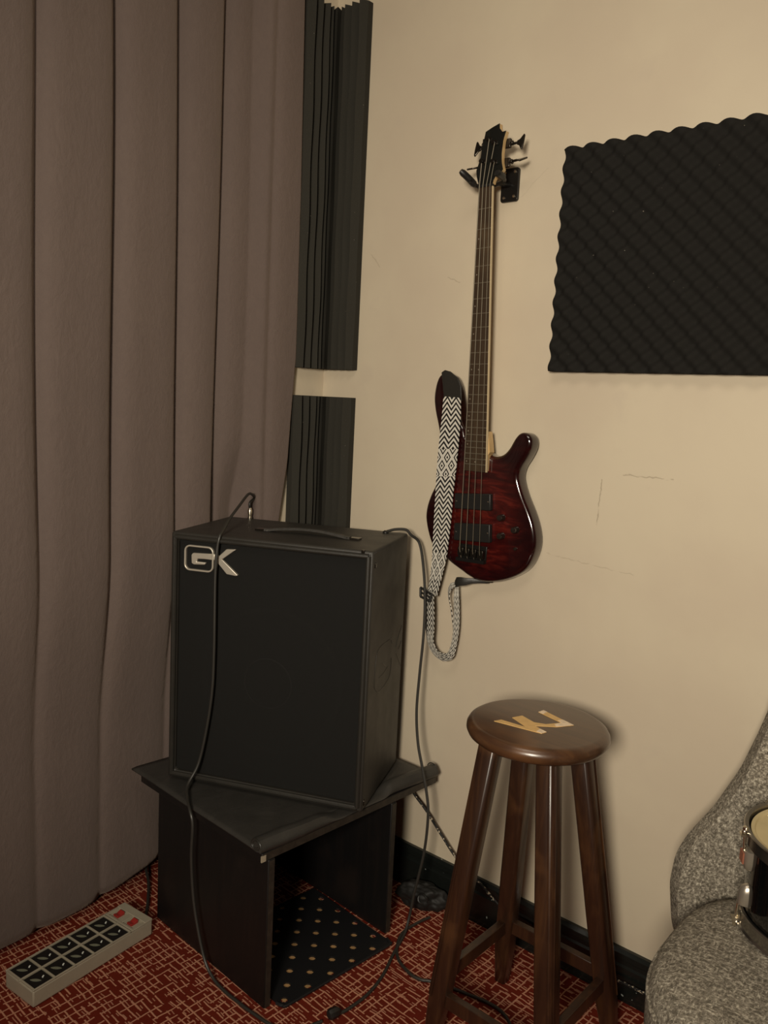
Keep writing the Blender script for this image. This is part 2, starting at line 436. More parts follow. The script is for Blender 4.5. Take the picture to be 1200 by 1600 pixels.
# ================================================================== THE ROOM
XR, YF, ZC = 3.9, -4.2, 2.70          # far side wall, wall behind the camera, ceiling height
NX, NY = -.26, -.215                  # the curtained niche in the left wall starts at y = NY and is |NX| deep
bm = BM(); box(bm, NX - .1, XR + .1, YF - .1, .1, -.1, 0); struct('floor', bm, MT['carpet'])
bm = BM(); box(bm, NX - .1, XR + .1, YF - .1, .1, ZC, ZC + .1); struct('ceiling', bm, MT['ceiling'])
bm = BM(); box(bm, NX - .1, XR + .1, 0, .1, 0, ZC); struct('wall_back', bm, MT['wall'])
bm = BM()
prism(bm, [(NX - .1, 0, 0), (0, 0, 0), (0, NY, 0), (NX, NY, 0), (NX, YF, 0), (NX - .1, YF, 0)],
      [(NX - .1, 0, ZC), (0, 0, ZC), (0, NY, ZC), (NX, NY, ZC), (NX, YF, ZC), (NX - .1, YF, ZC)])
struct('wall_left', bm, MT['wall'])
bm = BM(); box(bm, XR, XR + .1, YF, 0, 0, ZC); struct('wall_right', bm, MT['wall'])
bm = BM(); box(bm, NX - .1, XR + .1, YF - .1, YF, 0, ZC); struct('wall_front', bm, MT['wall'])
def board_profile(h=.12): return [(0, 0), (.017, 0), (.017, h * .68), (.013, h * .72), (.012, h * .80), (.016, h * .83), (.015, h * .93), (.009, h), (0, h)]
bm = BM(); pr = board_profile(); prism(bm, [(0.001, -d, z) for d, z in pr], [(XR, -d, z) for d, z in pr]); struct('baseboard_back', bm, MT['baseboard'])
bm = BM(); prism(bm, [(d, -.018, z) for d, z in pr], [(d, NY, z) for d, z in pr]); struct('baseboard_left', bm, MT['baseboard'])

# ================================================================== CURTAIN
VAL = [(-1.56, .015), (-1.38, .016), (-1.20, .016), (-1.02, .016), (-.834, .015), (-.651, .017), (-.468, .016), (-.342, .015), (-.222, .008)]
def sstep(a, b, x):
    t = max(0, min(1, (x - a) / (b - a))); return t * t * (3 - 2 * t)
def curt_x(y, z):
    b = -.082 + .052 * sstep(.45, .95, z)
    b += .010 * math.sin(y * 5 + z * .5) * (1 - sstep(-.5, -.3, y)) + .003 * math.sin(z * 5 + y * 3)
    # the cabinet's left side and back corner press the cloth a little towards the wall
    xt = -.075 - (y + .284) * .45 if y < -.284 else -.075
    w = (1 - sstep(1.01, 1.25, z)) * sstep(.30, .45, z) * sstep(-.85, -.60, y)
    if xt < b: b += (xt - b) * w
    # it passes in front of the wall pier at its right end
    b += (.017 - b) * sstep(-.278, -.224, y)
    f = 0; k = .35 + .65 * sstep(.3, 1.3, z)
    for i, (v, a) in enumerate(VAL):
        vy = v + .006 * math.sin(z * 1.9 + i * 2.1) * (0 if i == 8 else 1)
        f -= a * 1.15 * math.exp(-((y - vy) / .012) ** 2)
        f -= a * .95 * math.exp(-((y - vy) / .030) ** 2)
    return b + f * k
def curt_edge(z):
    pts = [(0, -.24), (.6, -.21), (.99, -.175), (1.16, -.150), (1.30, -.142), (1.45, -.131), (1.9, -.134), (2.35, -.143), (2.7, -.15)]
    for (a, p), (b, q) in zip(pts, pts[1:]):
        if a <= z <= b: return p + (q - p) * (z - a) / (b - a)
    return pts[-1][1]
def curt_hem(y): return .022 + .055 * sstep(-.75, -.35, y)
Y0 = -2.3; NYC, NZC = 560, 130
bm = BM(); grid = []
for j in range(NZC + 1):
    row = []
    for i in range(NYC + 1):
        t = i / NYC
        z0 = curt_hem(Y0 + (-.25 - Y0) * t); z = z0 + (2.66 - z0) * j / NZC
        y = Y0 + (curt_edge(z) - Y0) * t
        row.append(bm.verts.new((curt_x(y, z), y, z)))
    grid.append(row)
for j in range(NZC):
    for i in range(NYC): bm.faces.new((grid[j][i], grid[j][i + 1], grid[j + 1][i + 1], grid[j + 1][i]))
cur = empty('curtain', 'heavy brown grey suede curtain hanging in soft pleats over the left wall', 'curtain', (0, -1.2, 0))
c = link('fabric_panel', bm, MT['curtain'], cur, world=(0, -1.2, 0), ang=180)
sd = c.modifiers.new('thickness', 'SOLIDIFY'); sd.thickness = .004; sd.offset = -1
bm = BM(); tube(bm, [(-.02, -2.3, 2.672), (-.02, -.20, 2.672)], .012, 12, 0); link('curtain_rail', bm, MT['hard'], cur, world=(0, -1.2, 0))

# ================================================================== CORNER FOAM (folded wedge sheet)
def corner_foam(name, label, z0, z1, skew, seed):
    rnd = random.Random(seed)
    pitch = .0268; nW = 9; total = pitch * nW; R = .055; arc = R * PI / 2; st = (total - arc) / 2
    def path(s):
        if s < st: return Vector((0.0, -(R + st) + s, 0)), Vector((1, 0, 0))
        if s > st + arc: return Vector((R + s - st - arc, 0, 0)), Vector((0, -1, 0))
        a = (s - st) / R
        # arc centre (R,-R); sheet bridges the corner
        return Vector((R - R * math.cos(a), -R + R * math.sin(a), 0)), Vector((math.cos(a), -math.sin(a), 0))
    def ring(z, k):
        out = []; K = nW * 6
        for i in range(K + 1):
            s = total * i / K
            # the sheet is pinched a little at mid height so the ridges lean towards the corner
            p, n = path(s)
            fr = (s / pitch) % 1.0
            h = .012 + .027 * (1 - abs(2 * fr - 1)) ** .62
            if i in (0, K): h = .020
            h += .0015 * math.sin(z * 23 + i * .9 + seed)
            q = p + n * (h * (1.0 if (s < st or s > st + arc) else .9))
            out.append((q.x, q.y, z + skew * (q.x - .05)))
        for i in range(K, -1, -3):
            p, n = path(total * i / K); q = p + n * .0015
            out.append((q.x, q.y, z + skew * (q.x - .05)))
        return out
    bm = BM(); nz = 30
    loft(bm, [ring(z0 + (z1 - z0) * i / nz, i) for i in range(nz + 1)])
    # loose dust and staple specks are left to the material
    return tag(link(name, bm, MT['wedge'], world=(.06, -.06, z0), ang=30), label, 'acoustic foam')
corner_foam('acoustic_foam', 'tall black wedge foam sheet folded into the wall corner, upper of the two', 1.422, 2.385, .0, 1)
corner_foam('acoustic_foam', 'short black wedge foam sheet in the wall corner, lower of the two', .86, 1.345, .0, 2)

# ================================================================== EGG CRATE FOAM ON THE BACK WALL
x0, x1, z0, z1 = .757, 1.76, 1.427, 1.915; pt = .0485
def egg(x, z): return .030 + .0098 * math.cos(2 * PI * (x - x0) / pt - 1.2) * math.cos(2 * PI * (z - z0) / pt - 1.0)
nx, nz = 210, 104; bm = BM(); fr = []; bk = []
for j in range(nz + 1):
    r1, r2 = [], []
    for i in range(nx + 1):
        u, v = i / nx, j / nz; x = x0 + (x1 - x0) * u; z = z0 + (z1 - z0) * v
        # cut edges wander in and out with the relief
        ex = .0012 * math.sin(2 * PI * z / pt + .8) * (1 if i == 0 else 0) ; ez = .0032 * math.sin(2 * PI * x / pt + 1.2) * (1 if j == nz else 0)
        lean = .012 * (1 - v) * 0
        r1.append(bm.verts.new((x + ex + lean, -egg(x, z), z + ez))); r2.append(bm.verts.new((x + ex, -.001, z + ez)))
    fr.append(r1); bk.append(r2)
for j in range(nz):
    for i in range(nx):
        bm.faces.new((fr[j][i], fr[j][i + 1], fr[j + 1][i + 1], fr[j + 1][i])); bm.faces.new((bk[j][i], bk[j + 1][i], bk[j + 1][i + 1], bk[j][i + 1]))
for i in range(nx):
    bm.faces.new((fr[0][i], bk[0][i], bk[0][i + 1], fr[0][i + 1])); bm.faces.new((fr[nz][i], fr[nz][i + 1], bk[nz][i + 1], bk[nz][i]))
for j in range(nz):
    bm.faces.new((fr[j][0], fr[j + 1][0], bk[j + 1][0], bk[j][0])); bm.faces.new((fr[j][nx], bk[j][nx], bk[j + 1][nx], fr[j + 1][nx]))
tag(link('acoustic_foam', bm, MT['foam'], world=(1.25, 0, 1.43), ang=60), 'large black egg crate foam panel on the wall right of the bass guitar', 'acoustic foam')

# ================================================================== WOODEN BOX, MAT, COVER
BA = math.radians(-3)                 # box frame: local x = into the room (+x), local y = towards the back wall
BXO = (.496, -.605, 0)                # floor corner nearest the camera
t = empty('wooden_box', 'black painted open-fronted wooden box standing on the carpet under the speaker cabinet', 'box', BXO, (0, 0, BA))
D, WY, HZ, TH = .44, .405, .350, .018
bm = BM(); box(bm, -D, 0, 0, TH, 0, HZ); link('side_panel', bm, MT['blackboard'], t, bevel=.0015)
bm = BM(); box(bm, -D, 0, WY - TH, WY, 0, HZ); link('side_panel', bm, MT['blackboard'], t, bevel=.0015)
bm = BM(); box(bm, -D, -D + .012, TH, WY - TH, 0, HZ); link('back_panel', bm, MT['blackboard'], t)
bm = BM(); box(bm, 0.0002, .0016, .002, TH - .002, .002, HZ - .002); link('edge_strip', bm, MT['edge'], t, label='worn brownish edge strip')
bm = BM(); box(bm, 0.0002, .0016, WY - TH + .002, WY - .002, .002, HZ - .002); link('edge_strip', bm, MT['edge'], t, label='worn brownish edge strip')
bm = BM(); box(bm, -.500, -.004, -.015, .560, HZ, HZ + .019); tb = link('top_board', bm, MT['blackboard'], t, bevel=.0015)
bm = BM(); box(bm, -.0042, -.0026, -.014, .559, HZ + .001, HZ + .018); link('edge_strip', bm, MT['edge'], tb, label='scuffed grey front edge strip')
# scuff of bare wood at the lid's front corner
bm = BM(); obox(bm, (-.003, -.012, HZ + .008), (1, 0, 0), (0, 1, 0), (0, 0, 1), .0015, .006, .007)
link('corner_chip', bm, mat_plain('bare_wood_chip', (.30, .25, .18), .6), t, label='pale chipped corner')

# perforated mat on the carpet, inside and just in front of the box
mt_ = empty('perforated_mat', 'thin black mat with round holes lying on the carpet inside the wooden box', 'mat', (.40, -.40, 0), (0, 0, math.radians(-5)))
bm = BM(); p_ = .034; NI, NJ = 9, 10; z_ = .005; hr = .0090
def okp(x, y): return True
mx0, mx1, my0, my1 = -.165, .141, -.165, .175
def ringpts(cx, cy, r, n): return [(cx + r * math.cos(2 * PI * k / n + PI / 8), cy + r * math.sin(2 * PI * k / n + PI / 8)) for k in range(n)]
for i in range(NI):
    for j in range(NJ):
        cx = mx0 + p_ * (i + .5); cy = my0 + p_ * (j + .5); h = p_ / 2
        sq = [(cx + h, cy + h * .4142), (cx + h * .4142, cy + h), (cx - h * .4142, cy + h), (cx - h, cy + h * .4142), (cx - h, cy - h * .4142), (cx - h * .4142, cy - h), (cx + h * .4142, cy - h), (cx + h, cy - h * .4142)]
        hole = (i + j) % 2 == 0 
        corner = [(cx + h, cy + h), (cx - h, cy + h), (cx - h, cy - h), (cx + h, cy - h)]
        cut = [False] * 4
        if i == NI - 1 and j == NJ - 1: cut[0] = True
        if i == NI - 1 and j == 0: cut[3] = True
        for z in (z_,):
            so = [bm.verts.new((a, b, z)) for a, b in sq]
            if hole:
                rp = [(cx + hr * math.cos(2 * PI * k / 8 + PI / 8), cy + hr * math.sin(2 * PI * k / 8 + PI / 8)) for k in range(8)]
                ri = [bm.verts.new((a, b, z)) for a, b in rp]; rb = [bm.verts.new((a, b, .0008)) for a, b in rp]
                for k in range(8):
                    q = (k + 1) % 8
                    bm.faces.new((so[k], so[q], ri[q], ri[k])); bm.faces.new((ri[k], ri[q], rb[q], rb[k]))
            else: bm.faces.new(so)
            for k, (ca, (s1, s2)) in enumerate(zip(corner, ((0, 1), (2, 3), (4, 5), (6, 7)))):
                if not cut[k]: bm.faces.new((so[s1], bm.verts.new((ca[0], ca[1], z)), so[s2]))
bmesh.ops.remove_doubles(bm, verts=bm.verts, dist=.0003)
# outer skirt
be = [e for e in bm.edges if e.is_boundary and all(v.co.z > .004 for v in e.verts)]
ret = bmesh.ops.extrude_edge_only(bm, edges=be)
for v in [g for g in ret['geom'] if isinstance(g, bmesh.types.BMVert)]: v.co.z = .0005
link('mat_sheet', bm, MT['mat'], mt_, smooth=False)
bm = BM(); box(bm, mx0 + .004, mx1 - .016, my0 + .016, my1 - .016, .0002, .0005); link('backing_sheet', bm, mat_plain('ochre_backing', (.36, .21, .085), .8, var=.6, scale=70), mt_, smooth=False, label='ochre backing seen through the holes')
bm = BM(); rim = [(mx1 + .004, my0 + .02, .006), (mx1 + .004, my1 - .012, .006)]
tube(bm, [(mx1 - .02, my0 - .002, .005), (mx1 - .004, my0 + .004, .005), (mx1 + .001, my0 + .02, .005), (mx1 + .001, 0, .005), (mx1 + .001, my1 - .02, .005), (mx1 - .004, my1 - .004, .005), (mx1 - .02, my1 + .001, .005)], .0038, 8, 4)
link('rim', bm, MT['mat'], mt_)

# leatherette cover lying over the lid, its front edge rolled
cv = empty('leatherette_cover', 'folded black leatherette cover with a rolled front edge lying on top of the wooden box', 'cover', (BXO[0], BXO[1], HZ + .019), (0, 0, BA))
bm = BM()
def cov(u, v):      # u 0..1 from the back (x=-.53) to the roll, v 0..1 along y
    x = (-.53 + .018 * v) * (1 - u) - .030 * u; y = -.018 + .572 * v
    x += -.012 * (1 - u) * (1 - v)
    z = .0048 + .0012 * math.sin(9 * u + 5 * v) * (1 if 0 else .5)
    if v < .02: z -= .002
    return (x, y, z)
n1, n2 = 30, 40; T = [[bm.verts.new(cov(i / n1, j / n2)) for j in range(n2 + 1)] for i in range(n1 + 1)]
for i in range(n1):
    for j in range(n2): bm.faces.new((T[i][j], T[i][j + 1], T[i + 1][j + 1], T[i + 1][j]))
sh = link('sheet', bm, MT['leather'], cv); s_ = sh.modifiers.new('thickness', 'SOLIDIFY'); s_.thickness = .004; s_.offset = -1
# the roll: radius shrinks where the cabinet presses on it
bm = BM(); rings = []
for i in range(61):
    v = i / 60; y = -.020 + .580 * v
    press = sstep(.28, .42, v) * (1 - sstep(.64, .73, v))
    rz = .0155 * (1 - press) + .0040 * press; rx = .020 * (1 - press) + .021 * press
    rz *= .93 + .07 * math.sin(v * 17); rx *= .95 + .05 * math.sin(v * 11 + 1)
    cx = -.020 + .006 * math.sin(v * 8) + .006 * press
    ring = []
    for k in range(18):
        a = 2 * PI * k / 18
        ring.append((cx + rx * math.cos(a), y, .0012 + rz + rz * math.sin(a) - (.004 if math.cos(a) > .7 else 0) * (1 - press)))
    rings.append(ring)
loft(bm, rings); link('rolled_edge', bm, MT['leather'], cv, label='rolled front edge')
bm = BM()
for y in (-.0205, .5605):
    bm = BM(); pts = [(-.020 + math.cos(a) * .018 * (1 - a / 20), y, .0165 + math.sin(a) * .0145 * (1 - a / 20)) for a in [i * .35 for i in range(36)]]
    tube(bm, pts, .0014, 6, 0); link('fold_end', bm, MT['piping'], cv)

# ================================================================== BASS SPEAKER CABINET
AW, AD, AH = .514, .305, .625
AR = math.radians(24.4)
amp = empty('bass_cabinet', 'large black bass speaker cabinet with chrome GK badge, standing on the covered wooden box', 'speaker', (.531, -.349, .3785), (0, 0, AR))
# local x: -AW..0 along the front (0 = right edge), local y: 0..AD to the back, z up
bm = BM()
w_ = .018
def frame_box():
    box(bm, -AW, 0, .0, AD, 0, w_); box(bm, -AW, 0, .0, AD, AH - w_, AH)
    box(bm, -AW, -AW + w_, 0, AD, w_ * .98, AH - w_ * .98); box(bm, -w_, 0, 0, AD, w_ * .98, AH - w_ * .98)
# one closed shell with a recessed front
o_ = [(-AW, 0), (0, 0), (0, AH), (-AW, AH)]; i_ = [(-AW + w_, w_), (-w_, w_), (-w_, AH - w_), (-AW + w_, AH - w_)]
vo = [bm.verts.new((x, 0, z)) for x, z in o_]; vi = [bm.verts.new((x, 0, z)) for x, z in i_]; vr = [bm.verts.new((x, .10, z)) for x, z in i_]; vb = [bm.verts.new((x, AD, z)) for x, z in o_]
for k in range(4):
    q = (k + 1) % 4
    bm.faces.new((vo[k], vo[q], vi[q], vi[k])); bm.faces.new((vi[k], vi[q], vr[q], vr[k])); bm.faces.new((vo[q], vo[k], vb[k], vb[q]))
bm.faces.new(vr); bm.faces.new(vb[::-1])
link('cabinet_shell', bm, MT['vinyl'], amp, bevel=.0065, segs=3)
bm = BM(); box(bm, -AW + w_ + .002, -w_ - .002, .010, .013, w_ + .002, AH - w_ - .002); link('grille', bm, MT['grille'], amp, smooth=False)
bm = BM()          # piping round the front
for a, b in (((-AW + .012, AH - .012), (-.012, AH - .012)), ((-AW + .012, .012), (-.012, .012)), ((-AW + .012, .012), (-AW + .012, AH - .012)), ((-.012, .012), (-.012, AH - .012))):
    tube(bm, [(a[0], -.001, a[1]), (b[0], -.001, b[1])], .0062, 10, 0)
link('front_piping', bm, MT['piping'], amp, label='raised rubber piping round the grille')
sp = BM(); cx, cz = -.255, .275
lathe(sp, [(.0, .035), (.055, .03), (.06, .038), (.150, .006), (.158, .002), (.170, .001), (.176, .006), (.176, .012)][::1], (cx, .05, cz), 56, (0, -1, 0))
spk = link('speaker_driver', sp, MT['cone'], amp)
sp = BM(); tube(sp, [(cx + .178 * math.cos(2 * PI * k / 72), .030, cz + .178 * math.sin(2 * PI * k / 72)) for k in range(73)], .006, 8, 0); link('driver_rim', sp, MT['rimgrey'], spk)
bm = BM()
for B6 in ((-.0075, .0025, .010, .020, AH - .040, AH - .028), (-.0075, .0025, .010, .020, .014, .026), (-.030, -.022, -.0035, .004, AH - .006, AH + .0015)):
    bm = BM(); box(bm, *B6); link('corner_clip', bm, MT['gunmetal'], amp, bevel=.001)
# handle strap on the top
bm = BM(); rings = []
for i in range(33):
    v = i / 32; x = -.325 + .225 * v; y = .128 + .012 * math.sin(PI * v); h = .0012 + .0085 * math.sin(PI * min(1, max(0, (v - .06) / .88))) ** .8
    wy = .0135 * (.75 + .25 * math.sin(PI * v))
    rings.append([(x, y - wy, AH + h), (x, y - wy * .7, AH + h + .0055), (x, y + wy * .7, AH + h + .0055), (x, y + wy, AH + h), (x, y + wy * .6, AH + h - .001), (x, y - wy * .6, AH + h - .001)])
loft(bm, rings); hd = link('carry_handle', bm, MT['leather'], amp)
bm = BM()
for x in (-.333, -.092):
    bm = BM(); obox(bm, (x, .131, AH + .002), (1, 0, 0), (0, 1, 0), (0, 0, 1), .017, .011, .003)
    link('handle_plate', bm, MT['gunmetal'], hd, bevel=.001)
# badge: two letters in chrome
def flatshape(bm, pts, y0, y1): prism(bm, [(x, y0, z) for x, z in pts], [(x, y1, z) for x, z in pts])
bm = BM()
xg0, xg1, zg0, zg1 = -.4795, -.4010, .5325, .5955
ro = rrect(xg0, xg1, zg0, zg1, .015); ri = rrect(xg0 + .0042, xg1 - .0042, zg0 + .0042, zg1 - .0042, .011)
n = len(ro); A_ = [bm.verts.new((x, .0015, z)) for x, z in ro]; B_ = [bm.verts.new((x, .0015, z)) for x, z in ri]; C_ = [bm.verts.new((x, .010, z)) for x, z in ro]; D_ = [bm.verts.new((x, .010, z)) for x, z in ri]
for k in range(n):
    q = (k + 1) % n
    bm.faces.new((A_[k], A_[q], B_[q], B_[k])); bm.faces.new((A_[q], A_[k], C_[k], C_[q])); bm.faces.new((B_[k], B_[q], D_[q], D_[k])); bm.faces.new((C_[q], C_[k], D_[k], D_[q]))
flatshape(bm, [(-.4600, .5715), (-.4560, .5765), (-.3975, .5790), (-.3985, .5640), (-.4240, .5645), (-.4440, .5635), (-.4455, .5560), (-.4212, .5560), (-.4241, .5505), (-.4531, .5484), (-.4592, .5515)], .0020, .0098)
flatshape(bm, [(-.3990, .5790), (-.3880, .5765), (-.3850, .5700), (-.3880, .5560), (-.3960, .5615), (-.3985, .5640)], .0022, .0098)
link('badge_letter', bm, MT['logo'], amp, label='chrome letter G on the grille', bevel=.0014)
bm = BM()
flatshape(bm, [(-.3880, .5742), (-.3669, .5944), (-.3426, .5959), (-.3790, .5679), (-.3877, .5600)], .0014, .0098)
flatshape(bm, [(-.3870, .5680), (-.3780, .5680), (-.3359, .5343), (-.3408, .5316), (-.3653, .5338), (-.3870, .5560)], .0018, .0098)
link('badge_letter', bm, MT['logo'], amp, label='chrome letter K on the grille', bevel=.0014)
# letters pressed into the right side
bm = BM()
for L in ([(.16, .3767), (.1073, .379), (.0707, .3728), (.063, .3545), (.0589, .3263), (.0581, .2927), (.0741, .2785), (.1014, .265), (.1481, .265)],
          [(.1261, .3299), (.161, .3119)], [(.1782, .3068), (.1365, .3009), (.1003, .3016)], [(.2098, .321), (.2107, .2955), (.1953, .2734), (.15, .266)],
          [(.308, .3828), (.276, .3618), (.2539, .3387)], [(.3093, .3409), (.2853, .325)], [(.2605, .3187), (.3178, .2703)], [(.16, .3767), (.195, .374), (.209, .360)]):
    bm = BM(); tube(bm, [(-.0002, y * .93, z) for y, z in L], .0013, 6, 4)
    link('embossed_stroke', bm, MT['piping'], amp, label='stroke of the letters G and K embossed in the side')

# ================================================================== BASS GUITAR (hangs on the back wall)
# string plane: out(z) = .06 + (z-.98)*.035 from the wall; thing origin at the bridge on the centre line
def outp(z): return .060 + (z - .98) * .035
OB = (.591, 0, .984)
bass = empty('bass_guitar', 'dark red quilted four-string bass guitar hanging by its headstock on the wall', 'bass guitar', OB)
bass['group'] = ''
del bass['group']
def bpt(x, z, off=0.0): return Vector((x, -(outp(z) + off), z))
rightp = [(0.5971, 1.2385), (0.6151, 1.2289), (0.6372, 1.2208), (0.6602, 1.227), (0.6761, 1.2426), (0.6892, 1.2649), (0.7007, 1.2788), (0.7127, 1.2834), (0.727, 1.2804), (0.737, 1.2682), (0.737, 1.2489), (0.7264, 1.2252), (0.7117, 1.2009), (0.7069, 1.179), (0.7123, 1.1581), (0.7243, 1.1307), (0.7427, 1.097), (0.757, 1.063), (0.7633, 1.028), (0.7573, 0.9945), (0.741, 0.9626), (0.7133, 0.9394), (0.6761, 0.9215), (0.6375, 0.9107), (0.6064, 0.9089)]
leftp = [(0.5785, 0.9148), (0.5529, 0.9255), (0.5242, 0.9381), (0.4999, 0.9517), (0.4754, 0.9635), (0.4562, 0.9803), (0.4415, 1.0136), (0.4335, 1.048), (0.4375, 1.0799), (0.4502, 1.1125), (0.4662, 1.1413), (0.4745, 1.1689), (0.4768, 1.2109), (0.4733, 1.2447), (0.4629, 1.2855), (0.4517, 1.3226), (0.4469, 1.3561), (0.4512, 1.3861), (0.4596, 1.4067), (0.4708, 1.415), (0.4869, 1.4153), (0.5031, 1.4076), (0.5166, 1.3842), (0.5251, 1.3517), (0.5297, 1.3262), (0.5313, 1.3078), (0.5368, 1.2935), (0.5456, 1.2811), (0.5504, 1.2611)]
loop = catmull([Vector((x, 0, z)) for x, z in rightp + leftp], 3)
OUT = [(v.x, v.z) for v in loop]
def inset(P, d):
    n = len(P); out = []
    for i in range(n):
        a = Vector(P[(i - 2) % n]); b = Vector(P[(i + 2) % n]); t_ = (b - a); t_ = t_.normalized() if t_.length > 0 else Vector((1, 0))
        nn = Vector((-t_.y, t_.x)); out.append((P[i][0] + nn.x * d, P[i][1] + nn.y * d))
    return out
ar = sum(OUT[i][0] * OUT[(i + 1) % len(OUT)][1] - OUT[(i + 1) % len(OUT)][0] * OUT[i][1] for i in range(len(OUT)))
sg = 1 if ar > 0 else -1
FB, TB = -.018, .040                  # front face below the strings, body thickness
rings = []
for k in range(6):
    a = PI / 2 * k / 5; rings.append([bpt(x, z, FB - TB + .008 * (1 - math.sin(a))) for x, z in inset(OUT, sg * .008 * (1 - math.sin(a)) if 0 else sg * .008 * (1 - math.cos(PI / 2 - a)))])
rings = []
for k in range(5):                    # rounded back edge
    a = PI / 2 * k / 4; d = .008 * (1 - math.sin(a)); rings.append([bpt(x, z, FB - TB + .008 * (1 - math.cos(a))) for x, z in inset(OUT, sg * d)])
for k in range(7):                    # rounded front edge
    a = PI / 2 * k / 6; d = .013 * (1 - math.cos(a)); rings.append([bpt(x, z, FB - .010 + .010 * math.sin(a)) for x, z in inset(OUT, sg * d)])
bm = BM(); loft(bm, rings)
link('body', bm, MT['quilt'], bass, world=OB, ang=50)
# neck and fingerboard
def lerp(a, b, t): return a + (b - a) * t
NUTZ, BRZ = 1.842, .984
def fbx(z, side):                      # fingerboard edges (world x) at height z
    t = (z - 1.20) / (1.842 - 1.20)
    return lerp(.5600, .5695, t) if side < 0 else lerp(.6262, .6080, t)
def slab(bm, za, zb, o0, o1, inl=0.0, inr=0.0):
    P0 = [bpt(fbx(za, -1) + inl, za, o0), bpt(fbx(za, 1) - inr, za, o0), bpt(fbx(zb, 1) - inr, zb, o0), bpt(fbx(zb, -1) + inl, zb, o0)]
    P1 = [bpt(fbx(za, -1) + inl, za, o1), bpt(fbx(za, 1) - inr, za, o1), bpt(fbx(zb, 1) - inr, zb, o1), bpt(fbx(zb, -1) + inl, zb, o1)]
    prism(bm, P0, P1)
bm = BM(); slab(bm, 1.182, NUTZ, -.0102, -.0045, .0022, .0022); link('fingerboard', bm, MT['rosewood'], bass, world=OB, smooth=False)
bm = BM()
for sd_ in (-1, 1):
    for za, zb in ((1.182, NUTZ),):
        P0 = []; 
        xa, xb = fbx(za, sd_), fbx(zb, sd_); w2 = .0021 * -sd_
        prism(bm, [bpt(xa, za, -.0104), bpt(xa + w2, za, -.0104), bpt(xb + w2, zb, -.0104), bpt(xb, zb, -.0104)], [bpt(xa, za, -.0046), bpt(xa + w2, za, -.0046), bpt(xb + w2, zb, -.0046), bpt(xb, zb, -.0046)])
link('binding', bm, MT['binding'], bass, world=OB, smooth=False, label='cream edge strips')
bm = BM(); rings = []
for i in range(25):
    z = lerp(1.184, NUTZ + .012, i / 24); xl, xr = fbx(z, -1) + .001, fbx(z, 1) - .001; c_ = (xl + xr) / 2; hw = (xr - xl) / 2
    dep = .0125
    rings.append([bpt(xr, z, -.0104)] + [bpt(c_ + hw * math.cos(a), z, -.0104 - dep * math.sin(a) ** 1.5) for a in [PI * k / 12 for k in range(1, 12)]] + [bpt(xl, z, -.0104)])
loft(bm, rings); link('neck', bm, MT['maple'], bass, world=OB, ang=50)
# pale heel wedge beside the last frets
HL = ((.6245, 1.185), (.6258, 1.224), (.6305, 1.231), (.6260, 1.260), (.6220, 1.280))
bm = BM(); prism(bm, [bpt(x, z, -.030) for x, z in HL][::-1], [bpt(x, z, -.0105) for x, z in HL][::-1])
link('neck_heel', bm, MT['maple'], bass, world=OB, smooth=False, label='pale wood neck heel')
SC = NUTZ - BRZ
for n_ in range(1, 25):
    z = BRZ + SC * 2 ** (-n_ / 12)
    bm = BM(); tube(bm, [bpt(fbx(z, -1) + .0015, z - .0004, -.0042), bpt(fbx(z, 1) - .0015, z + .0010, -.0042)], .0011, 6, 0)
    link('fret', bm, MT['fret'], bass, world=OB)
for n_ in (3, 5, 7, 9, 12, 15, 17, 19, 21, 24):
    za = BRZ + SC * 2 ** (-n_ / 12); zb = BRZ + SC * 2 ** (-(n_ - 1) / 12); z = (za + zb) / 2
    for xx in ((fbx(z, -1) + .008,) if n_ not in (12, 24) else (fbx(z, -1) + .008, (fbx(z, -1) + fbx(z, 1)) / 2)):
        bm = BM(); lathe(bm, [(.0018, 0), (.0018, .0004)], bpt(xx, z, -.0045), 10, (0, -1, 0))
        link('position_dot', bm, MT['dot'], bass, world=OB)
bm = BM(); slab(bm, NUTZ, NUTZ + .005, -.010, -.0015); link('nut', bm, MT['dark'], bass, world=OB, smooth=False)
# headstock
HS = [(0.6186, 1.9755), (0.6000, 1.9700), (0.5818, 1.963), (0.5778, 1.9456), (0.5734, 1.9295), (0.5709, 1.9103), (0.5650, 1.8939), (0.5600, 1.8811), (0.5620, 1.8669), (0.5690, 1.8470), (0.6070, 1.8470), (0.6080, 1.8540), (0.6150, 1.8638), (0.6270, 1.8687), (0.6330, 1.8748), (0.6285, 1.8920), (0.6275, 1.9100), (0.6300, 1.9372), (0.6367, 1.9569), (0.6275, 1.9560), (0.6195, 1.9650)]
def flatp(off0, off1, P=HS, ins=0.0):
    bm = BM(); prism(bm, [bpt(x, z, off0) for x, z in P], [bpt(x, z, off1) for x, z in P]); return bm
link('headstock', flatp(-.019, -.0066), MT['maple'], bass, world=OB, smooth=False, label='headstock with pale maple sides', bevel=.001)
face = link('headstock_face', flatp(-.0068, -.0052), MT['headblack'], bass, world=OB, smooth=False, label='glossy black headstock face')
posts = [(.5788, 1.8976), (.5938, 1.9441), (.6093, 1.9348), (.6106, 1.8932)]
keys = [(-1, .5480, 1.8935), (-1, .5600, 1.9353), (1, .6560, 1.9330), (1, .6590, 1.8955)]
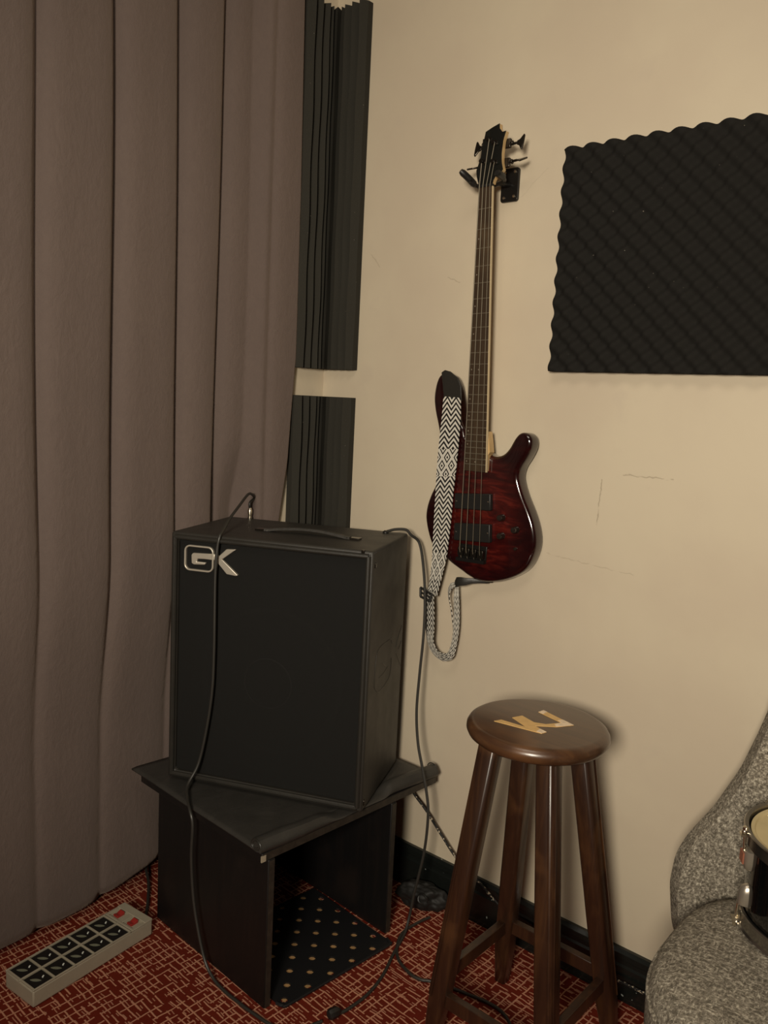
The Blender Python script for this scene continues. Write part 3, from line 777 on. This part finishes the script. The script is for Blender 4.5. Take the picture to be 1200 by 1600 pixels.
for (px_, pz_), (sd_, kx, kz) in zip(posts, keys):
    bm = BM(); lathe(bm, [(.0068, 0), (.0068, .0015), (.0040, .002), (.0036, .006), (.0042, .010), (.0045, .0125), (.0, .0128)], bpt(px_, pz_, -.0055), 18, (0, -1, 0))
    tp = link('tuning_post', bm, MT['gunmetal'], bass, world=OB)
    bm = BM()
    ex = .634 if sd_ > 0 else .570
    obox(bm, bpt((px_ + ex) / 2, pz_, -.0235), (1, 0, 0), (0, 0, 1), (0, 1, 0), abs(ex - px_) / 2 + .006, .010, .004)
    tube(bm, [bpt(ex - sd_ * .006, kz - .002, -.0235), bpt(kx, kz, -.0235)], .0030, 8, 0)
    lathe(bm, [(.003, 0), (.0058, .001), (.0058, .004), (.003, .005)], bpt(lerp(ex, kx, .35), lerp(pz_, kz, .35), -.0235), 10, (sd_, 0, 0))
    cw = [(0, -.0035), (.006, -.006), (.011, -.0125), (.0135, -.0150), (.0155, -.0125), (.0160, 0), (.0155, .0125), (.0135, .0150), (.011, .0125), (.006, .006), (0, .0035)]
    tilt = {0: 1.25, 3: 1.15}.get(keys.index((sd_, kx, kz)), .25)
    ca, sa = math.cos(tilt), math.sin(tilt)
    a_, b_ = [], []
    for u, w2 in cw:
        for L_, th_ in ((a_, -.002), (b_, .002)):
            w3 = w2 * 1.25; q = Vector((sd_ * u * 1.15, w3 * sa + th_ * ca, w3 * ca - th_ * sa))
            L_.append(bpt(kx, kz, -.0235) + q)
    prism(bm, a_, b_)
    link('tuning_key', bm, MT['gunmetal'], bass, world=OB, bevel=.0012)
# strings
nutx = [.5771, .5867, .5964, .6059]; nutx = [.5742, .5838, .5936, .6034]; brx = [.5614, .5803, .6003, .6205]
rad = [.00120, .0010, .00085, .0007]
for i in range(4):
    bm = BM(); px_, pz_ = posts[i]
    tube(bm, [bpt(brx[i], .962, -.008), bpt(brx[i], BRZ, 0), bpt(nutx[i], NUTZ + .003, 0), bpt(px_ + (.003 if i else 0), pz_, .0015)], rad[i], 6, 0)
    link('string', bm, MT['string'], bass, world=OB)
# pickups, bridge, knobs
def plate(P, o0, o1, name, mat, bev=.002):
    bm = BM(); prism(bm, [bpt(x, z, o0) for x, z in P], [bpt(x, z, o1) for x, z in P]); return link(name, bm, mat, bass, world=OB, bevel=bev)
for P in ([(.5350, 1.1215), (.6405, 1.1315), (.6425, 1.0904), (.5360, 1.0835)], [(.5375, 1.0470), (.6431, 1.0570), (.6450, 1.0117), (.5377, 1.0035)]):
    pk = plate(P[::-1], -.0185, -.0055, 'pickup', MT['dark'])
    for cx_, cz_ in (((P[0][0] + P[3][0]) / 2 + .006, (P[0][1] + P[3][1]) / 2), ((P[1][0] + P[2][0]) / 2 - .006, (P[1][1] + P[2][1]) / 2)):
        bm = BM(); lathe(bm, [(.0022, 0), (.0022, .0008), (.0, .0012)], bpt(cx_, cz_, -.0055), 10, (0, -1, 0)); link('pickup_screw', bm, MT['chrome'], pk, world=OB)
br = plate([(.5470, .9960), (.6320, .9990), (.6300, .9560), (.5460, .9530)][::-1], -.0185, -.0150, 'bridge', MT['hard'], .001)
bm = BM(); prism(bm, [bpt(x, z, -.0150) for x, z in ((.5470, .9620), (.6300, .9650), (.6300, .9560), (.5460, .9530))], [bpt(x, z, -.0050) for x, z in ((.5470, .9620), (.6300, .9650), (.6300, .9560), (.5460, .9530))])
link('bridge_lip', bm, MT['hard'], br, world=OB, smooth=False)
for i in range(4):
    bm = BM(); x = brx[i]; obox(bm, bpt(x, .979, -.0085), (1, 0, 0), (0, 0, 1), (0, 1, 0), .0078, .010, .0065)
    lathe(bm, [(.0012, 0), (.0012, .004)], bpt(x - .004, .986, -.004), 8, (0, -1, 0)); lathe(bm, [(.0012, 0), (.0012, .004)], bpt(x + .004, .986, -.004), 8, (0, -1, 0))
    link('saddle', bm, MT['gunmetal'], br, world=OB, bevel=.0008)
for (x, z, r_) in ((.6702, 1.0766, .0085), (.7106, 1.0524, .0085), (.6719, 1.0323, .0085), (.7113, 1.0062, .0042)):
    bm = BM(); h = .016 if r_ > .005 else .006
    lathe(bm, [(r_ * 1.05, 0), (r_ * 1.05, .002), (r_, .003), (r_ * .92, h * .85), (r_ * .75, h), (0, h * 1.02)], bpt(x, z, -.0185), 24, (0, -1, 0))
    if r_ > .005: link('control_knob', bm, MT['knob'], bass, world=OB)
    else: link('toggle_switch', bm, MT['knob'], bass, world=OB)
bm = BM(); lathe(bm, [(.006, 0), (.006, .002), (.003, .004), (.003, .008), (.006, .011), (0, .012)], (.632, -outp(.911) + .038, .9185), 14, (0, 0, -1)); link('strap_button', bm, MT['gunmetal'], bass, world=OB)
bm = BM(); lathe(bm, [(.006, 0), (.006, .002), (.003, .004), (.003, .008), (.006, .011), (0, .012)], (.478, -outp(1.415) + .038, 1.411), 14, (0, 0, 1)); link('strap_button', bm, MT['gunmetal'], bass, world=OB)

# ================================================================== STRAP
OS = (.50, 0, .69)
st = empty('guitar_strap', 'black and white zigzag woven guitar strap draped over the left horn of the bass', 'guitar strap', OS)
def sp_(x, z, off=-.0115): return bpt(x, z, off)
L = [(.4864, 1.3592), (.4833, 1.305), (.4781, 1.2451), (.4739, 1.1733), (.4725, 1.1162), (.4710, 1.0584), (.4700, 1.0003), (.4690, .9418), (.4640, .8817), (.4560, .845)]
Rr = [(.5385, 1.3573), (.5405, 1.3079), (.5378, 1.2493), (.5331, 1.1787), (.5277, 1.1222), (.5248, 1.0654), (.5201, 1.0077), (.5135, .9491), (.4990, .8875), (.4890, .848)]
bm = BM(); ribbon(bm, [sp_(*p) for p in L], [sp_(*p) for p in Rr], .0022, (0, -1, 0))
link('woven_band', bm, MT['strap'], st, world=OS, ang=60)
bm = BM()
def wy(o): return -o
Lb = [(.4570, .052, .862), (.4590, .050, .8067), (.4610, .047, .7584), (.4690, .044, .7198), (.4850, .040, .6930), (.5140, .036, .6800), (.5420, .033, .6930), (.5520, .033, .7290), (.5570, .034, .776), (.5555, .035, .8200), (.5520, .036, .8550), (.5500, .038, .8830)]
Rb = [(.4890, .060, .862), (.4930, .058, .8139), (.4935, .054, .7656), (.4925, .052, .7300), (.5010, .048, .7100), (.5150, .046, .7030), (.5330, .044, .7080), (.5420, .042, .7400), (.5455, .044, .776), (.5445, .045, .8200), (.5420, .046, .8550), (.5440, .046, .8830)]
ribbon(bm, [(x, -o, z) for x, o, z in Rb], [(x, -o, z) for x, o, z in Lb], .002, 'auto', v0=.02)
link('tail_loop', bm, MT['strap'], st, world=OS, ang=60)
bm = BM()
Lc = [(.5460, .030, .7150), (.5400, .032, .7645), (.5300, .034, .8158), (.5215, .036, .8480), (.5200, .038, .8700), (.5280, .040, .8880), (.5450, .042, .8950)]
Rc = [(.5520, .036, .7150), (.5455, .038, .7645), (.5360, .040, .8158), (.5290, .042, .8430), (.5290, .044, .8620), (.5360, .046, .8760), (.5480, .048, .8830)]
ribbon(bm, [(x, -o, z) for x, o, z in Lc], [(x, -o, z) for x, o, z in Rc], .002, 'auto', v0=.01)
link('tail_loop', bm, MT['strap'], st, world=OS, ang=60)
# leather end over the horn and leather end to the bottom button
bm = BM(); TP = [(.4748, 1.4180), (.4850, 1.4240), (.5024, 1.4200), (.5258, 1.4052), (.5358, 1.3856), (.5390, 1.3501), (.4860, 1.3512), (.4783, 1.3969)]
rings = [[bpt(x, z, o) for x, z in TP] for o in (-.0165, -.0125)]
loft(bm, rings); link('leather_end', bm, MT['piping'], st, world=OS, bevel=.001, label='black leather end piece')
bm = BM(); rings = []
for (x, z, h, o) in ((.5420, .8890, .0095, .040), (.5490, .8960, .0130, .044), (.5600, .9000, .0110, .046), (.5720, .9010, .0095, .044), (.5880, .9050, .0065, .034), (.6080, .9055, .0040, .024), (.6280, .9070, .0030, .020)):
    rings.append([(x, -o - .0045, z - h), (x, -o - .006, z), (x, -o - .0045, z + h), (x, -o + .001, z + h), (x, -o + .001, z - h)])
loft(bm, rings); link('leather_end', bm, MT['piping'], st, world=OS, ang=60, label='black leather end piece')
bm = BM()      # slider buckle
for a, b in (((.4490, .8660), (.4850, .8560)), ((.4860, .8560), (.4830, .8350)), ((.4830, .8350), (.4520, .8430)), ((.4490, .8660), (.4520, .8430))):
    tube(bm, [(a[0], -.064, a[1]), (b[0], -.066, b[1])], .0034, 8, 0)
tube(bm, [(.4500, -.064, .8540), (.4845, -.066, .8460)], .0026, 8, 0)
link('slider', bm, MT['dark'], st, world=OS, label='black plastic slider')

# ================================================================== HANGER
OH = (.60, 0, 1.82)
hg = empty('wall_hanger', 'black metal guitar hanger screwed to the wall behind the bass headstock', 'guitar hanger', OH)
bm = BM(); R_ = rrect(.5790, .6270, 1.8230, 1.9000, .007); prism(bm, [(x, -.001, z) for x, z in R_], [(x, -.008, z) for x, z in R_]); pl_ = link('mounting_plate', bm, MT['hard'], hg, world=OH, bevel=.0012)
for x, z in ((.5890, 1.8330), (.6165, 1.8345), (.5890, 1.8900), (.6165, 1.8900)):
    bm = BM(); lathe(bm, [(.0035, 0), (.0033, .0015), (0, .0025)], (x, -.008, z), 14, (0, -1, 0)); link('screw', bm, MT['chrome'], pl_, world=OH)
bm = BM(); tube(bm, [(.603, -.008, 1.862), (.600, -.045, 1.856), (.590, -.062, 1.852)], .0055, 10, 6); link('arm', bm, MT['hard'], hg, world=OH)
bm = BM(); tube(bm, [(.590, -.058, 1.850), (.552, -.062, 1.852), (.545, -.090, 1.862)], .0050, 10, 4); tube(bm, [(.590, -.058, 1.850), (.622, -.060, 1.857), (.629, -.090, 1.862)], .0050, 10, 4)
yk = link('yoke', bm, MT['hard'], hg, world=OH)
for P in ([(.548, -.070, 1.853), (.541, -.088, 1.866), (.531, -.108, 1.880)], [(.6270, -.072, 1.8620), (.6290, -.088, 1.8630), (.6290, -.104, 1.8640)]):
    bm = BM(); tube(bm, P, .0080, 12, 4, rfun=lambda t: .0080 * (1 if .06 < t < .94 else .7)); link('foam_sleeve', bm, MT['dark'], yk, world=OH)

# ================================================================== STOOL
SX, SY, SZ = .957, -.317, .722
stl = empty('wooden_stool', 'dark brown round-seated wooden bar stool standing in front of the wall', 'stool', (SX, SY, 0))
bm = BM(); lathe(bm, [(0, SZ - .036), (.118, SZ - .036), (.130, SZ - .033), (.138, SZ - .027), (.1415, SZ - .019), (.1410, SZ - .012), (.137, SZ - .005), (.131, SZ - .0012), (.125, SZ), (0, SZ)], (0, 0, 0), 96)
seat = link('seat', bm, MT['seatwood'], stl, ang=60)
WL = [(-.0619, -.0649), (-.0564, -.0469), (0.002, -0.0425), (-.0469, -.0215), (-.0393, .0042), (-.0042, -.0090), (.0176, .0025), (.0355, .0319), (-.0271, .0488), (-.0243, .0636), (.0591, .0364), (.0411, .0023), (.0120, -.0165), (.0389, -.0347), (.0359, -.0481)]
WL = [(-.0626, -.0637), (-.0564, -.0469), (-.0010, -.0430), (-.0477, -.0203), (-.0393, .0042), (-.0042, -.0090), (.0176, .0000), (.0355, .0300), (-.0267, .0471), (-.0243, .0636), (.0585, .0377), (.0400, .0040), (.0060, -.0240), (.0389, -.0347), (.0359, -.0481)]
bm = BM(); prism(bm, [(x, y, SZ - .0008) for x, y in WL], [(x, y, SZ + .0009) for x, y in WL])
link('seat_letter', bm, MT['inlay'], seat, smooth=False, label='golden letter W on the seat')
bm = BM()
for P in ([(.0389, -.0347), (.0359, -.0481), (.024, -.0470), (.022, -.0300)], [(-.0267, .0471), (-.0243, .0636), (-.014, .0605), (-.014, .0430)], [(.0355, .0300), (.024, .036), (.030, .0465), (.0585, .0377), (.048, .017), (.038, .004), (.030, .012)]):
    bm = BM(); prism(bm, [(x, y, SZ + .0009) for x, y in P], [(x, y, SZ + .0013) for x, y in P])
    link('peeled_patch', bm, MT['inlaypeel'], seat, smooth=False, label='whitish peeled end of the letter')
YW = math.radians(-45.1); RA, RB = .089, .195; LZ = SZ - .034
def legc(k, z):
    a = YW + k * PI / 2; rr = RB + (RA - RB) * z / (SZ - .036)
    return Vector((rr * math.cos(a) + (z - SZ) * -.006, rr * math.sin(a) + (z - SZ) * -.037, z))
legs = []
for k in range(4):
    a = YW + k * PI / 2
    # square leg whose faces run along the stretchers, chamfered inner edges, slight taper at the foot
    e1 = Vector((math.cos(a + PI / 4), math.sin(a + PI / 4), 0)); e2 = Vector((-e1.y, e1.x, 0)); rings = []
    for z, h in ((0, .0135), (.10, .0195), (.30, .0205), (LZ, .0205)):
        c_ = legc(k, z); r_ = []
        for s1, s2 in ((-1, -.72), (-.72, -1), (.72, -1), (1, -.72), (1, .72), (.72, 1), (-.72, 1), (-1, .72)): r_.append(c_ + e1 * (h * s1) + e2 * (h * s2))
        rings.append(r_)
    bm = BM(); loft(bm, rings)
    lg = link('leg', bm, MT['legwood'], stl, ang=20, bevel=.0012, segs=1)
    # bead along the outer corner
    bm = BM(); out = Vector((math.cos(a), math.sin(a), 0))
    bm.free(); sd3 = Vector((-out.y, out.x, 0))
    for off, rr in ((0, .0022), (.0068, .0016), (-.0068, .0016)):
        bm = BM(); tube(bm, [legc(k, z) + out * (h * 1.19 - (.0008 if off else 0)) + sd3 * off for z, h in ((.12, .0200), (.30, .0205), (LZ - .004, .0205))], rr, 6, 0); link('leg_bead', bm, MT['legwood'], lg)
def stretch(k, q, z):
    A1, B1 = legc(k, z), legc(q, z); d = (B1 - A1).normalized(); up = Vector((0, 0, 1)); s = up.cross(d).normalized()
    mid = (A1 + B1) / 2; bm = BM(); obox(bm, mid, d, s, d.cross(s), (B1 - A1).length / 2 - .014, .0085, .0150)
    link('stretcher', bm, MT['legwood'], stl, bevel=.0015)
stretch(3, 0, .115); stretch(1, 2, .165); stretch(2, 3, .165); stretch(0, 1, .150)

# ================================================================== CHAIR
CX, CY = 1.545, -.36
chair = empty('upholstered_chair', 'grey tweed upholstered shell chair standing against the wall', 'chair', (CX, CY, 0))
# seat cushion : superellipse plan lofted with a domed top and a piping seam
def plan(u, ax, ayf, ayb, e=2.6):
    c_, s_2 = math.cos(u), math.sin(u); x = abs(c_) ** (2 / e) * (1 if c_ >= 0 else -1) * ax; y = abs(s_2) ** (2 / e) * (1 if s_2 >= 0 else -1) * (ayb if s_2 >= 0 else ayf)
    return x, y
bm = BM(); rings = []
PR = [(.60, .335), (.86, .338), (.965, .352), (1.0, .385), (1.0, .415), (.992, .438), (.975, .455), (.94, .468), (.86, .477), (.70, .483), (.45, .487), (.2, .489), (.02, .49)]
for s_k, z in PR:
    rings.append([(x * s_k, y * s_k - .0, z) for x, y in [plan(2 * PI * i / 72, .272, .29, .22) for i in range(72)]])
loft(bm, rings); se = link('seat', bm, MT['tweed'], chair, ang=60)
bm = BM(); tube(bm, [(x * .997, y * .997, .4365) for x, y in [plan(2 * PI * i / 72, .272, .29, .22) for i in range(73)]], .0028, 8, 0); link('seam_piping', bm, MT['tweed'], se)
# back shell: wide low wings curving forward, narrowing to a rounded top
def halfw(z):
    P = [(.28, .300), (.36, .318), (.44, .326), (.50, .322), (.54, .308), (.60, .275), (.68, .243), (.76, .222), (.86, .200), (.93, .175), (.975, .12), (.99, .02)]
    for (a, p), (b, q) in zip(P, P[1:]):
        if a <= z <= b: return p + (q - p) * sstep(0, 1, (z - a) / (b - a)) if 0 else p + (q - p) * (z - a) / (b - a)
    return P[-1][1]
def backw(z):
    if z > .80:
        return .2125 * max(0.0, 1 - ((z - .80) / .19) ** 2.4) ** .5
    w = halfw(z)
    if z < .34: w *= .86 + .14 * math.sin((z - .28) / .06 * PI / 2)
    return w
ZS = [.28 + .06 * (1 - math.cos(k / 6 * PI / 2)) for k in range(6)] + [.34 + .46 * k / 30 for k in range(30)] + [.80 + .1899 * math.sin(k / 14 * PI / 2) for k in range(15)]
bm = BM(); rows = []
for z in ZS:
    hw = max(backw(z), .012); rw = []
    for i in range(41):
        u = -1 + 2 * i / 40; x = hw * math.sin(u * PI / 2 * .98)
        yb = .262 + .055 * max(0, (z - .45)) - .115 * (abs(x) / .32) ** 2.4
        rw.append(Vector((x, yb, z)))
    rows.append(rw)
vf = [[bm.verts.new(p) for p in rr_] for rr_ in rows]
for j in range(len(rows) - 1):
    for i in range(40): bm.faces.new((vf[j][i], vf[j][i + 1], vf[j + 1][i + 1], vf[j + 1][i]))
bk_ = link('backrest', bm, MT['tweed'], chair, ang=180)
s_ = bk_.modifiers.new('thickness', 'SOLIDIFY'); s_.thickness = .044; s_.offset = 0
s_ = bk_.modifiers.new('round', 'SUBSURF'); s_.levels = 2; s_.render_levels = 2
for sx in (-1, 1):
    for sy, yy in ((-1, -.20), (1, .15)):
        bm = BM(); tube(bm, [(sx * .20, yy, .345), (sx * .235, yy + sy * .03, 0.0)], .014, 12, 0, rfun=lambda t: .016 - .006 * t); link('leg', bm, MT['metalleg'], chair)

# ================================================================== DRUM
DX, DY, DZ, DR, DH = 1.492, -.250, .4915, .140, .165
dr = empty('snare_drum', 'small black lacquered drum with nickel lugs standing on the grey chair seat', 'drum', (DX, DY, DZ))
bm = BM(); lathe(bm, [(DR - .010, .012), (DR - .006, .010), (DR - .006, DH - .010), (DR - .010, DH - .012)], (0, 0, 0), 96); link('shell', bm, MT['drumshell'], dr)
def hoop(zc, s):
    bm = BM(); prof = [(DR - .004, -.011), (DR + .0005, -.012), (DR + .003, -.010), (DR + .003, .009), (DR + .006, .012), (DR + .004, .0135), (DR - .002, .012), (DR - .003, .004), (DR - .004, 0)]
    az = Vector((0, 0, 1)); n = 96; rg = [[(r * math.cos(2 * PI * i / n), r * math.sin(2 * PI * i / n), zc + s * z) for i in range(n)] for r, z in prof]
    vs = [[bm.verts.new(p) for p in r] for r in rg]
    for i in range(len(vs)):
        for j in range(n): bm.faces.new((vs[i][j], vs[i][(j + 1) % n], vs[(i + 1) % len(vs)][(j + 1) % n], vs[(i + 1) % len(vs)][j]))
    return link('hoop', bm, MT['steelhoop'], dr, ang=40, label='steel hoop')
hoop(.0125, -1); hoop(DH - .0125, 1)
bm = BM(); lathe(bm, [(0, DH - .0117), (DR - .0062, DH - .0117), (DR - .0062, DH - .006), (DR - .012, DH - .007), (DR - .014, DH - .010), (DR - .05, DH - .010), (0, DH - .010)], (0, 0, 0), 96)
link('drum_head', bm, MT['drumhead'], dr, label='pale golden reflective head', ang=40)
for k in range(6):
    a = math.radians(221 + 60 * k - 10); er = Vector((math.cos(a), math.sin(a), 0)); et = Vector((-er.y, er.x, 0)); up = Vector((0, 0, 1))
    for s, z in ((1, DH - .052), (-1, .052)):
        bm = BM(); rings = []
        for zz, w, d in ((-.019, .004, .004), (-.014, .009, .011), (-.004, .0115, .015), (.010, .0120, .016), (.0175, .0115, .0155), (.019, .009, .010)):
            c_ = er * (DR - .007) + up * (z + s * zz); r_ = []
            for q in range(9):
                b_ = PI * q / 8; r_.append(c_ + et * (w * math.cos(b_)) + er * (d * math.sin(b_)))
            rings.append(r_)
        loft(bm, rings); lg = link('lug', bm, MT['lug'], dr, ang=50)
        if k == 0 and s == 1:
            bm = BM(); obox(bm, er * (DR + .0085) + up * (z + .006), et, er, up, .0095, .0012, .0095); link('label_plate', bm, MT['copper'], lg, label='copper-coloured label plate')
        bm = BM(); ztip = DH - .004 if s == 1 else .004
        tube(bm, [er * (DR + .006) + up * (z + s * .018), er * (DR + .008) + up * (ztip + s * .004)], .0026, 8, 0)
        lathe(bm, [(.0052, 0), (.0056, .003), (.0040, .005), (.0040, .010), (.0018, .0115)], er * (DR + .008) + up * (ztip + s * .000), 12, (0, 0, s))
        obox(bm, er * (DR + .007) + up * (ztip - s * .003), et, er, up, .006, .008, .0022)
        link('tension_rod', bm, MT['chrome'], dr)

# ================================================================== CABLES
def wnode(P, r, name, label, cat, mat, rf=None, loc=None):
    bm = BM(); tube(bm, P, r, 10, 8)
    loc = loc or tuple(Vector(P[-1])); o = link(name, bm, mat, world=loc); return tag(o, label, cat)
AMP0 = Vector((.531, -.349, .3785)); ca, sa = math.cos(AR), math.sin(AR)
def aw(x, y, z): return (AMP0.x + x * ca - y * sa, AMP0.y + x * sa + y * ca, AMP0.z + z)
jx, jy = -.4474, .296
cb = empty('instrument_cable', 'black instrument cable looping from the cabinet top down over its front to the floor', 'cable', (.599, -.591, 0))
A1 = [aw(jx, jy, AH + .026), aw(jx, jy - .002, AH + .044), (-.0082, -.2418, 1.058), (.0135, -.2703, 1.0725), (.0454, -.3111, 1.0767), (.0961, -.3805, 1.0581), (.1496, -.4558, 1.0350), (.1750, -.4930, 1.0160),
      (.1870, -.5125, 1.004), (.1851, -.5177, 0.9731), (.182, -.5191, 0.9077), (.1826, -.5188, 0.8138), (.1832, -.5185, 0.7186), (.1807, -.5197, 0.6218), (.1703, -.5264, 0.5223), (.1600, -.5401, 0.4374), (.1600, -.5700, .3930), (.2000, -.6000, .3830), (.2450, -.6260, .3780), (.2614, -.6300, .3486),
      (.2590, -.630, .2686), (.2692, -.630, .1772), (.2886, -.630, .1058), (.3173, -.630, .0395), (.3537, -.632, .0120), (.3989, -.634, .0052), (.4450, -.634, .0045), (.4919, -.633, .0045), (.556, -.6253, .0045), (.599, -.591, .0045), (.617, -.545, .0045)]
bm = BM(); tube(bm, A1, .0036, 10, 8); link('cord', bm, MT['rubber'], cb, world=(.599, -.591, 0))
bm = BM(); c0 = Vector(aw(jx, jy, AH)); lathe(bm, [(.0062, .0005), (.0062, .005), (.0050, .006), (.0052, .012), (.0062, .013), (.0062, .024), (.0045, .029), (.0038, .030)], c0, 16); link('jack_plug', bm, MT['chrome'], cb, world=(.599, -.591, 0), label='shiny metal jack plug')
B1 = [aw(-.050, .275, AH + .004), aw(-.030, .288, AH + .0095), aw(-.006, .299, AH + .009), aw(.0075, .303, AH - .004), (.4271, -.0525, .9796), (.4481, -.0585, .9294), (.4675, -.068, .8497), (.4794, -.0797, .7525), (.4831, -.0916, .6535), (.4889, -.1034, .555), (.5061, -.1128, .4766), (.5304, -.1199, .4178), (.5512, -.126, .3669), (.5647, -.1313, .3222), (.5698, -.138, .2664), (.5691, -.145, .2083), (.5632, -.1512, .1563), (.5560, -.1574, .1046), (.5510, -.1660, .0391), (.5600, -.1950, .0100), (.5840, -.2648, .0045), (.616, -.3427, .0045), (.6323, -.4128, .0045), (.6325, -.4768, .0045), (.6270, -.5080, .0055)]
lc = (.55, -.17, 0); cb2 = empty('speaker_cable', 'black cable hanging from the back right corner of the cabinet down to the carpet', 'cable', lc)
bm = BM(); tube(bm, B1, .0037, 10, 8); link('cord', bm, MT['rubber'], cb2, world=lc)
bm = BM(); d_ = Vector((-.008, -.030, 0)).normalized(); lathe(bm, [(.004, 0), (.0075, .004), (.0115, .010), (.0120, .024), (.0100, .030), (.0040, .033)], Vector((.6290, -.5000, .0125)), 8, d_); link('coupler', bm, MT['dark'], cb2, world=lc, label='chunky black cable coupler')
bm = BM(); ck = Vector(aw(-.052, .270, AH)); lathe(bm, [(.0075, .0005), (.0075, .004), (.004, .007)], ck, 14); link('strain_relief', bm, MT['dark'], cb2, world=lc)
C1 = [(.560, -.090, .0055), (.552, -.130, .0055), (.549, -.1829, .0050), (.566, -.2279, .0045), (.6041, -.2721, .0045), (.657, -.293, .0045), (.6902, -.2911, .0045), (.7124, -.2783, .0045), (.7795, -.2569, .0045), (.8791, -.2442, .0045), (.95, -.30, .0045), (1.02, -.42, .0045), (1.06, -.60, .0045)]
wnode(C1, .0036, 'floor_cable', 'black cable curling over the carpet from beside the box to under the stool', 'cable', MT['rubber'], loc=(.657, -.293, 0))
Dp = [(.400, -.030, .335), (.4356, -.030, .289), (.4824, -.030, .2547), (.54, -.030, .2041), (.5914, -.030, .1618), (.6651, -.030, .1257), (.7082, -.030, .1026), (.7692, -.030, .0766), (.9148, -.030, .0513), (.9573, -.030, .0482), (1.0503, -.030, .0547), (1.0993, -.030, .0571), (1.16, -.030, .0560), (1.3, -.030, .040), (1.6, -.03, .012)]
wnode(Dp, .0034, 'braided_cable', 'thin black braided cable with white flecks running along the baseboard', 'cable', MT['braid'], loc=(.9148, -.030, 0))
E1 = [(-.165, -.40, .22), (-.16, -.455, .08), (-.13, -.4923, .030), (-.075, -.520, .012), (-.010, -.565, .008), (.035, -.600, .008), (.060, -.622, .012), (.0660, -.6375, .018)]

# ================================================================== POWER STRIP
ps = empty('power_strip', 'grey metal ten-socket power strip with two red switches lying on the carpet by the curtain', 'power strip', (.1417, -.9511, 0), (0, 0, math.radians(96.0)))
# local x: 0..L away from the camera, local y: 0..W towards the curtain
PL, PW, PH = .322, .106, .044
bm = BM(); box(bm, 0, PL, 0, PW, .002, PH - .004); link('housing', bm, MT['strip'], ps, bevel=.003)
bm = BM()
xs = [0.0, .006] ; cell = .0500; gap = .0035
# raised frame bars between the sockets
ys = [0, .0035, .0515, .0555, .1025, PW]
for a, b in ((0, .0035), (.0515, .0555), (PW - .0035, PW)): box(bm, 0, .262, a, b, PH - .0045, PH)
for i in range(6):
    xx = .004 + i * .0508; box(bm, xx - .002, xx + .002, .0, PW, PH - .0045, PH - .0002)
box(bm, .262, .268, 0, PW, PH - .0045, PH - .0002); box(bm, .300, PL, 0, PW, PH - .0045, PH + .001)
for a, b in ((0, .008), (.046, .060), (PW - .008, PW)): box(bm, .266, .302, a, b, PH - .0045, PH - .0004)
link('frame', bm, MT['strip'], ps, bevel=.0008)
for r in range(2):
    for i in range(5):
        xc = .004 + (i + .5) * .0508; yc = .0275 + r * .0515; bm = BM()
        box(bm, xc - .0222, xc + .0222, yc - .0222, yc + .0222, PH - .0048, PH - .0024)
        so = link('socket', bm, MT['socket'], ps, bevel=.001)
        bm = BM(); rings = []; dx_, dy_ = .57, -.82
        for q in range(9):
            t_ = -1 + 2 * q / 8; w = .0034 * (1 - t_ * t_) + .0006; lx = xc - .006 + dx_ * t_ * .0125; ly = yc + dy_ * t_ * .0125
            rings.append([(lx + dy_ * w, ly - dx_ * w, PH - .0023), (lx - dy_ * w, ly + dx_ * w, PH - .0023), (lx - dy_ * w, ly + dx_ * w, PH - .0018), (lx + dy_ * w, ly - dx_ * w, PH - .0018)])
        loft(bm, rings); link('slot', bm, MT['slot'], so, smooth=False)
        bm = BM(); obox(bm, (xc + .0110, yc - .002, PH - .0018), (.826, .563, 0), (-.563, .826, 0), (0, 0, 1), .0030, .0015, .0008); link('earth_pin', bm, MT['pin'], so)
for yc in (.0275, .0790):
    bm = BM(); rings = []
    prof = [(-.0105, PH + .0015), (-.001, PH - .001), (.0105, PH + .0035), (.0105, PH - .006), (-.0105, PH - .006)]
    prism(bm, [(.2840 + a, yc - .0085, z) for a, z in prof], [(.2840 + a, yc + .0085, z) for a, z in prof]); link('rocker_switch', bm, MT['redsw'], ps, smooth=False, bevel=.0008, label='red rocker switch')

rzi = Matrix.Rotation(-math.radians(96.0), 4, 'Z')
bm = BM(); tube(bm, [rzi @ (Vector(p) - Vector((.1417, -.9511, 0))) for p in E1], .0040, 10, 8); link('power_cord', bm, MT['rubber'], ps, label='dark power cord running up behind the curtain')

# ================================================================== POUCH by the baseboard
ph = empty('soft_pouch', 'crumpled black soft pouch lying on the carpet against the baseboard', 'pouch', (.510, -.060, 0), (0, 0, math.radians(20)))
bm = BM(); bmesh.ops.create_icosphere(bm, subdivisions=5, radius=1.0)
from mathutils import noise as mn
for v in bm.verts:
    p = v.co.copy(); n_ = mn.noise(p * 1.7 + Vector((3, 1, 2))) * .28 + mn.noise(p * 4.2) * .09
    q = p * (1 + n_); v.co = Vector((q.x * .066, q.y * .030, max(.001, .030 + q.z * .040)))
link('bag_body', bm, MT['pouch'], ph, ang=180)
bm = BM(); tube(bm, [(.012 + .014 * math.cos(a), -.030 - .004 * math.sin(a * 2), .042 + .012 * math.sin(a)) for a in [i * .4 for i in range(16)]], .0028, 8, 0); link('drawstring', bm, MT['dark'], ph)
